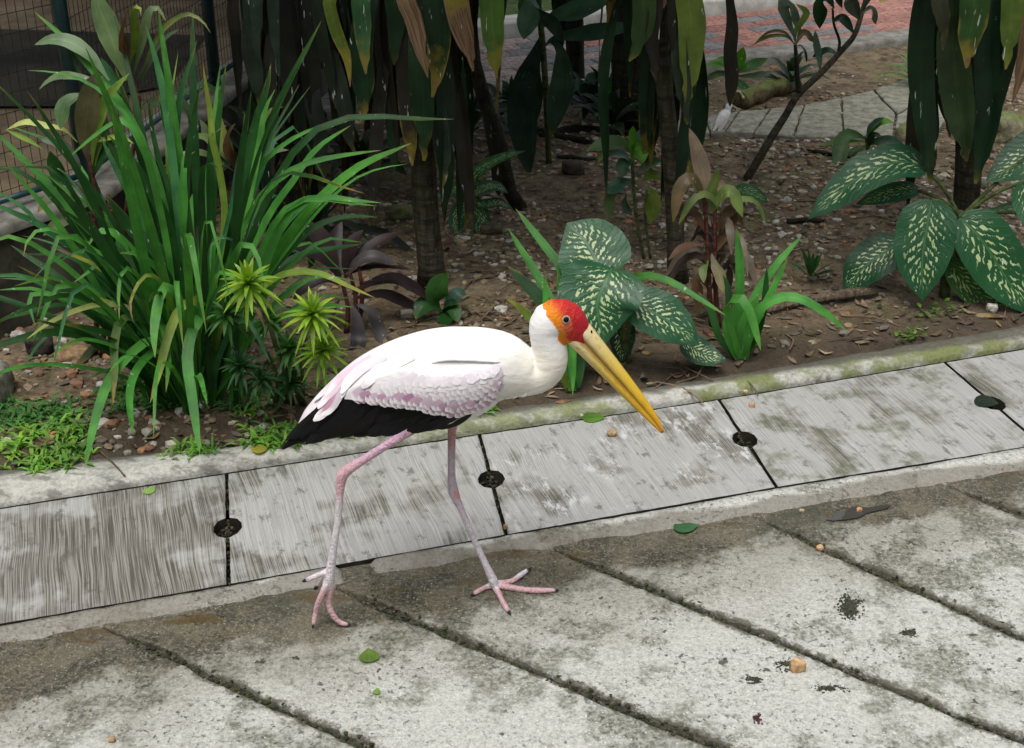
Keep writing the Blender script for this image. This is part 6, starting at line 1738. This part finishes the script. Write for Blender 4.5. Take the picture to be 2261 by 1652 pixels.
# grass at the left front of the bed
bag = Bag()
for i in range(2300):
    x = rg.uniform(-1.35, -.05)
    k = on(KL, x).y
    s = abs(rg.gauss(0, .13)) if x > -.75 else rg.uniform(-.01, .42)
    if x > -.45: s *= .55
    y = k - .012 + s
    n_ = noise.noise(Vector((x * 5, y * 5, 3)))
    if n_ < (-.08 if x > -.95 else -.02) - (.12 if s > .2 else 0) + .12 + rg.uniform(-.2, .2): continue
    if x > -.25 and rg.random() < .7: continue
    z = max(soilz(x, y), .024)
    c = Vector((x, y, z))
    a0_ = rg.uniform(0, 6.3); nb = rg.randint(2, 4)
    col = mixc((.09, .24, .04), (.24, .44, .08), rg.random()) if s < .2 else mixc((.05, .15, .045), (.10, .25, .06), rg.random())
    for j in range(nb):
        a = a0_ + j * 2.1 + rg.uniform(-.4, .4); l = rg.uniform(.02, .045)
        d = Vector((math.cos(a), math.sin(a), 0)); e = rg.uniform(.25, 1.1)
        pts = [c, c + d * l * .5 + Vector((0, 0, l * e * .6)), c + d * l + Vector((0, 0, l * e * .55))]
        V, UV, F = leaf_data(pts, rg.uniform(.006, .0105), 'needle', 3, 1, .3, up=1, face=0, jit=.3, rng=rg)
        bag.add(V, F, tuple(q * rg.uniform(.8, 1.2) for q in col), UV)
tag(bag.build('grass', GRASS), 'short broad-bladed grass creeping over the kerb at the left', 'grass', kind='stuff')

# stones that can be told apart
def rock(px, py, w, h, col, label, name='stone', cat='stone', mat=None, seed=0, zb=None, dep=None, on_bed=True, group=None, rz=0.):
    g = ground(px, py) if on_bed else G(px, py, zb or 0)
    k = mpp(g); sx = w * k / 2; sz = h * k / 2 * 1.05; sy = (dep or w * .75) * k / 2
    c = Vector((g.x, g.y, g.z + sz * .62))
    V, F = rock_data(c, sx, sy, sz, seed + 1, .4, True, rz)
    o = mesh(name, V, F, mat or STONE, origin=g, color=(*col, 1))
    return tag(o, label, cat, group)
rock(886, 488, 64, 44, (.16, .17, .09), 'moss covered stone left of the thick trunk', mat=MOSSY, seed=4)
rock(1998, 330, 66, 70, (.30, .28, .20), 'pitted mossy coral stone left of the long skirted corn plant', mat=MOSSY, seed=9, dep=60)
rock(2222, 310, 92, 80, (.30, .29, .20), 'large pitted mossy stone right of the long skirted corn plant', mat=MOSSY, seed=12, dep=70)
rock(1075, 455, 26, 20, (.48, .45, .36), 'pale angular stone in front of the leaning trunk', seed=15)
rock(2188, 690, 28, 24, (.50, .48, .43), 'pale grey pebble under the right spotted leaves', seed=18)
rock(90, 778, 72, 58, (.055, .05, .045), 'dark broken brick stone at the foot of the plinth wall', seed=22, rz=.3)
rock(165, 795, 90, 36, (.30, .20, .11), 'flat orange-brown stone left of the strap leaf clump', seed=25)
rock(98, 952, 20, 17, (.40, .16, .08), 'small orange brick fragment among the grass', 'brick_fragment', 'brick', seed=31)
rock(122, 970, 26, 14, (.36, .15, .09), 'reddish brick fragment beside the pale curled leaf', 'brick_fragment', 'brick', seed=34)
rock(20, 985, 22, 16, (.50, .49, .46), 'small white stone at the grass edge', seed=36)
rock(42, 745, 40, 22, (.42, .40, .38), 'pale stone chip lying by the plinth wall', seed=38)
rock(150, 815, 26, 16, (.48, .46, .44), 'white stone chip below the flat orange stone', seed=41)
rock(1085, 520, 60, 24, (.09, .075, .05), 'low dark stone half buried between the trunks', seed=45)
rock(1265, 382, 62, 36, (.075, .062, .048), 'dark flat stone in front of the banana-like plant', seed=46)
rock(905, 700, 50, 14, (.42, .37, .30), 'pale flat stone above the white back of the bird', seed=48)
rock(700, 470, 42, 20, (.30, .22, .15), 'rounded brown stone behind the clump', seed=49)
rock(745, 455, 24, 18, (.40, .30, .20), 'small tan stone behind the clump', seed=50)
rock(2155, 415, 60, 24, (.16, .15, .11), 'grey-brown stone beside the right trunk', seed=51)
# loose stones on the concrete
for px, py, w, h, col, lab in [(1351, 962, 26, 20, (.42, .29, .17), 'tan stone chip lying on the cover below the bill tip'), (1760, 1478, 42, 34, (.52, .34, .18), 'large orange-tan stone on the paving'), (1810, 1213, 20, 14, (.50, .33, .19), 'tan stone chip at the end of a paving joint'), (1897, 1130, 16, 14, (.48, .27, .15), 'orange stone chip sitting in the puddle'),
                              (1660, 898, 16, 12, (.45, .28, .17), 'orange crumb on the mossy edged drain cover'), (1646, 868, 12, 9, (.5, .36, .2), 'tan crumb beside the far kerb'), (1770, 1131, 14, 9, (.42, .34, .2), 'olive-tan pebble beside the puddle'), (248, 1637, 18, 14, (.36, .24, .12), 'small brown stone chip at the edge of the paving'), (1116, 1167, 12, 14, (.34, .22, .14), 'brown pebble wedged in the cover joint'), (1285, 921, 10, 9, (.5, .48, .42), 'white pebble beside the green leaf on the cover')]:
    rock(px, py, w, h, col, lab, 'stone_chip', 'stone', seed=px % 17, on_bed=False, zb=.012 if py < 1180 and px < 1700 or py < 1000 else .001)

# fallen leaves
def fallen(px, py, ln, w, ang, col, label, zb=.013, curl=.3, dry=0., mat=None, name='fallen_leaf', prof='ovate'):
    g = G(px, py, zb); k = mpp(g); l = ln * k
    a = R(ang); d = Vector((math.cos(a), math.sin(a), 0)); s = Vector((-d.y, d.x, 0))
    pts = [g - d * l / 2 + Vector((0, 0, .003)), g - d * l * .2 + Vector((0, 0, .003 + curl * l * .15)), g + d * l * .2 + Vector((0, 0, .003 + curl * l * .2)), g + d * l / 2 + Vector((0, 0, .003 + curl * l * .1))]
    V, UV, F = leaf_data(pts, w * k, prof, 10, 2, curl, side0=s, jit=0)
    V = [Vector((v.x, v.y, max(v.z, zb + .002))) for v in V]
    return tag(mesh(name, V, F, mat or LEAFB, uvs=UV, origin=g, color=(*col, dry)), label, 'leaf')
LG = (.10, .22, .04)
fallen(1310, 923, 52, 46, -12, (.09, .20, .03), 'glossy green fallen leaf on the drain cover below the bill', curl=.5)
fallen(331, 1084, 34, 26, 60, (.20, .33, .10), 'pale green fallen leaf on the dark brushed cover', curl=.5)
fallen(815, 1449, 46, 46, 100, (.14, .22, .05), 'olive green fallen leaf lying folded on the paving', .002, .5)
fallen(832, 1528, 20, 16, 80, (.18, .30, .08), 'tiny green leaf on the paving below the folded one', .002)
fallen(1515, 1165, 56, 42, 10, (.045, .13, .06), 'blue-green fallen leaf with a white spot on the wet border', .004, .3)
fallen(2178, 888, 50, 56, -30, (.018, .03, .018), 'dark old leaf stuck over the lifting hole', .014, .1)
fallen(575, 992, 40, 40, 20, (.26, .25, .04), 'yellow leaf lying on the kerb beside the grass', .032, .5, .1)
fallen(78, 972, 60, 34, 70, (.36, .38, .38), 'pale grey curled leaf among orange stones', .03, .6)
fallen(70, 880, 60, 26, 5, (.20, .13, .12), 'brown rolled dead leaf lying in the grass', .035, .6, 1.)
for px, py, ln, w, an, col, lab in [(1737, 725, 40, 26, 10, (.34, .27, .21), 'pale tan dead leaf on dark soil beside the arching strap leaf'), (1795, 755, 42, 26, 20, (.36, .30, .25), 'pale curled dead leaf near the kerb'), (1880, 720, 32, 24, -20, (.32, .24, .18), 'tan dead leaf beyond the arching leaf tip'), (1905, 757, 36, 14, 0, (.24, .19, .15), 'long thin brown dead leaf near the kerb'), (1430, 780, 26, 18, 20, (.32, .26, .13), 'yellowish dead leaf under the spotted leaves'), (1245, 888, 36, 16, 10, (.20, .11, .08), 'reddish brown dead leaf on the kerb under the bird neck'),
                                    (1440, 848, 26, 10, 0, (.36, .26, .18), 'tan flake on the kerb right of the bill'), (2185, 700, 80, 24, -15, (.42, .30, .20), 'tan dry leaf under the right spotted leaves'), (1870, 692, 40, 22, 40, (.26, .16, .12), 'red-brown dead leaf below the fallen branch'), (1335, 1030, 1, 1, 0, (.1, .1, .1), None), (1930, 693, 30, 18, -50, (.3, .2, .15), 'pinkish dead leaf scrap near the weeds'), (1540, 288, 40, 14, 10, (.42, .28, .08), 'yellow leaf on the soil before the stone flags'), (1220, 300, 26, 16, 0, (.4, .4, .32), 'pale scrap on the soil before the banana-like plant')]:
    if lab: fallen(px, py, ln, w, an, col, lab, .03, .35, .6)

# fallen branches and surface roots
g0, g1 = ground(1690, 700), ground(1935, 655)
tag(tube('fallen_branch', [g0 + Vector((0, 0, .012)), g0.lerp(g1, .5) + Vector((0, .02, .018)), g1 + Vector((0, 0, .02))], [(0, .006), (.5, .013), (.9, .016), (1, .008)], TWIG, None, 9, origin=g0, n=24, bumpy=.004), 'grey-brown fallen branch lying on the soil below the spotted leaves', 'branch')
g0, g1 = ground(1738, 495), ground(1820, 490)
tag(tube('dead_stick', [g0 + Vector((0, 0, .01)), g0.lerp(g1, .5) + Vector((0, 0, .012)), g1 + Vector((0, 0, .008))], [(0, .008), (.6, .012), (1, .005)], BARKD, None, 7, origin=g0, bumpy=.003), 'short dark stick on the soil left of the spotted leaves', 'stick')
for k, (line, r, lab) in enumerate([([(1180, 300), (1280, 285), (1380, 295), (1450, 305)], .022, 'thick dark surface root at the base of the shade tree'), ([(1230, 350), (1290, 356), (1340, 350)], .010, 'thin surface root in front of the banana-like plant'), ([(1100, 275), (1180, 288), (1290, 312), (1400, 318)], .018, 'long dark root crossing the soil behind the shrub'), ([(1780, 340), (1830, 352), (1880, 358)], .010, 'short root running towards the stone flags')]):
    pts = [ground(*q) + Vector((0, 0, .006)) for q in line]
    tag(tube('surface_root', pts, [(0, r * .6), (.4, r), (1, r * .4)], BARKD, None, 8, origin=pts[0], n=20, bumpy=.006), lab, 'root')
g0, g1 = ground(1630, 240), ground(1760, 195)
LOGM = mat_oc('mossy_log', moss=.9)
lg = empty('mossy_log', g0, 'mossy hollow log with a pale cut end beside the stone flags', 'log')
o = tube('log_body', [g0 + Vector((0, 0, .03)), g0.lerp(g1, .5) + Vector((0, 0, .035)), g1 + Vector((0, 0, .02))], [(0, .04), (.7, .036), (1, .02)], LOGM, lg, 16, n=24, bumpy=.022); o.color = (.12, .09, .05, 1)
u = (g1 - g0).normalized()
ringp0 = [g0 + Vector((0, 0, .03)) + (u.cross(Vector((0, 0, 1))) * math.cos(t) + Vector((0, 0, 1)) * math.sin(t)) * .036 - u * .006 for t in [i / 12 * 6.2832 for i in range(13)]]
ringp = [q + Vector(noise.noise_vector(q * 30)) * .012 for q in ringp0[1:11]]
o = tube('cut_rim', ringp, .006, STONE, lg, 6, n=24); o.color = (.5, .46, .36, 1)

# puddle
pg = G(1900, 1133, .0)
V = []
for k in range(28):
    t = k / 28 * 6.2832
    x = 1898 + math.cos(t) * 70 * (1 + .25 * noise.noise(Vector((math.cos(t) * 2, math.sin(t) * 2, 1)))); y = 1130 - math.cos(t) * 15 + math.sin(t) * (12 if math.cos(t) < .1 else 6) * (1 + .5 * noise.noise(Vector((math.cos(t) * 3, math.sin(t) * 3, 4))))
    V.append(G(x, y, .0045))
tag(mesh('puddle', V, [tuple(range(28))[::-1]], WATER, origin=pg), kind='structure')
for f in bpy.data.objects['puddle'].data.polygons: pass
bpy.data.objects['puddle'].data.flip_normals() if bpy.data.objects['puddle'].data.polygons[0].normal.z < 0 else None

# scabs of black moss on the paving
for cx, cy, rx, ry, n, lab in [(1876, 1338, 30, 34, 420, 'black square patch of moss on the pale paving'), (1835, 1521, 48, 10, 170, 'black smear of moss beside a paving joint'), (1664, 1503, 24, 12, 120, 'small black moss scab left of the large tan stone'), (2005, 1398, 26, 9, 110, 'small dark moss scab right of the square moss patch'), (1735, 1470, 22, 16, 120, 'dark moss tuft behind the large tan stone'), (1672, 1588, 14, 14, 60, 'dark maroon stain of crumbs on the pale paving'), (880, 1362, 30, 12, 150, 'dark crumbs of dirt at the start of a paving joint')]:
    bag = Bag(); g = G(cx, cy, 0); k = mpp(g)
    for i in range(n * 3):
        a = rg.uniform(0, 6.3); r = min(1.1, abs(rg.gauss(0, .42)))
        if noise.noise(Vector((math.cos(a) * r * 2, math.sin(a) * r * 2, cx))) < -.18: continue
        q = G(cx + math.cos(a) * r * rx, cy + math.sin(a) * r * ry, 0); s_ = rg.uniform(.0006, .0019)
        V, F = rock_data((q.x, q.y, .0008 + s_ * .2), s_ * 1.5, s_ * 1.2, s_ * .7, i * .7, .6, False, rg.uniform(0, 3))
        bag.add(V, F, rg.choice([(.03, .036, .022), (.05, .052, .034), (.08, .078, .055), (.022, .026, .016)]) if 'maroon' not in lab else (.05, .022, .02))
    tag(bag.build('moss_patch', PEBBLE, smooth=False, origin=g), lab, 'moss')
# two more birds in the background
def small_bird(name, base, L, heading, pitch, cols, label, legs=True):
    """L body length; heading in degrees on the ground; cols: body, head, bill"""
    o = empty(name, base, label, 'bird')
    a = R(heading); d = Vector((math.cos(a), math.sin(a), 0)); e = R(pitch)
    ax = d * math.cos(e) + Vector((0, 0, math.sin(e)))
    c = base + Vector((0, 0, L * .55))
    ctl = [(-.62, .03), (-.45, .07), (-.25, .15), (0, .21), (.2, .19), (.33, .12), (.42, .125), (.52, .12), (.60, .04)]
    pts = [c + ax * L * t + Vector((0, 0, L * (.10 if t > .35 else 0))) for t, r in ctl]
    rad = [((t + .62) / 1.22, r * L) for t, r in ctl]
    V, F, UV = tube_data(pts, rad, 14, 40)
    CC = [mixc(cols[0], cols[1], sstep(.68, .78, uv[1])) for uv in UV]
    mesh('body', V, F, PEBBLE_S, o, cols=CC)
    h = pts[-2]
    V, F, UV = tube_data([h + ax * L * .05, h + ax * L * .14 - Vector((0, 0, L * .02)), h + ax * L * .24 - Vector((0, 0, L * .05))], [(0, .04 * L), (1, .006 * L)], 8)
    mesh('beak', V, F, PEBBLE_S, o, cols=[cols[2]] * len(V))
    s = Vector((-d.y, d.x, 0))
    for sg in (-1, 1):
        wv = [c + s * sg * L * .19 + ax * L * t - Vector((0, 0, L * z)) for t, z in ((.18, -.06), (0, .02), (-.3, .04), (-.55, .0))]
        V, UV, F = leaf_data(wv, L * .26, 'feather', 8, 2, 0, side0=Vector((0, 0, 1)))
        mesh('wing', V, F, PEBBLE_S, o, cols=[tuple(q * .92 for q in cols[0])] * len(V))
        V, F, UV = tube_data([c + s * sg * L * .07 - Vector((0, 0, L * .12)), base + s * sg * L * .08 + Vector((0, 0, L * .02)), base + s * sg * L * .08 + d * L * .1], [(0, L * .03), (.5, L * .014), (1, L * .012)], 6)
        mesh('leg', V, F, PEBBLE_S, o, cols=[(.15, .12, .1)] * len(V))
PEBBLE_S = mat_vc('small_bird_plumage', .7, .3, .2, 50.)
g = ground(1592, 296)
small_bird('small_bird', g, .105, 42, 40, ((.80, .80, .80), (.66, .72, .80), (.3, .28, .22)), 'small white bird standing at the edge of the stone flags')
g = ground(1318, 232)
small_bird('small_bird', g, .16, 200, 5, ((.012, .014, .03), (.62, .64, .66), (.2, .2, .2)), 'dark blue bird with a white head half hidden under drooping leaves')
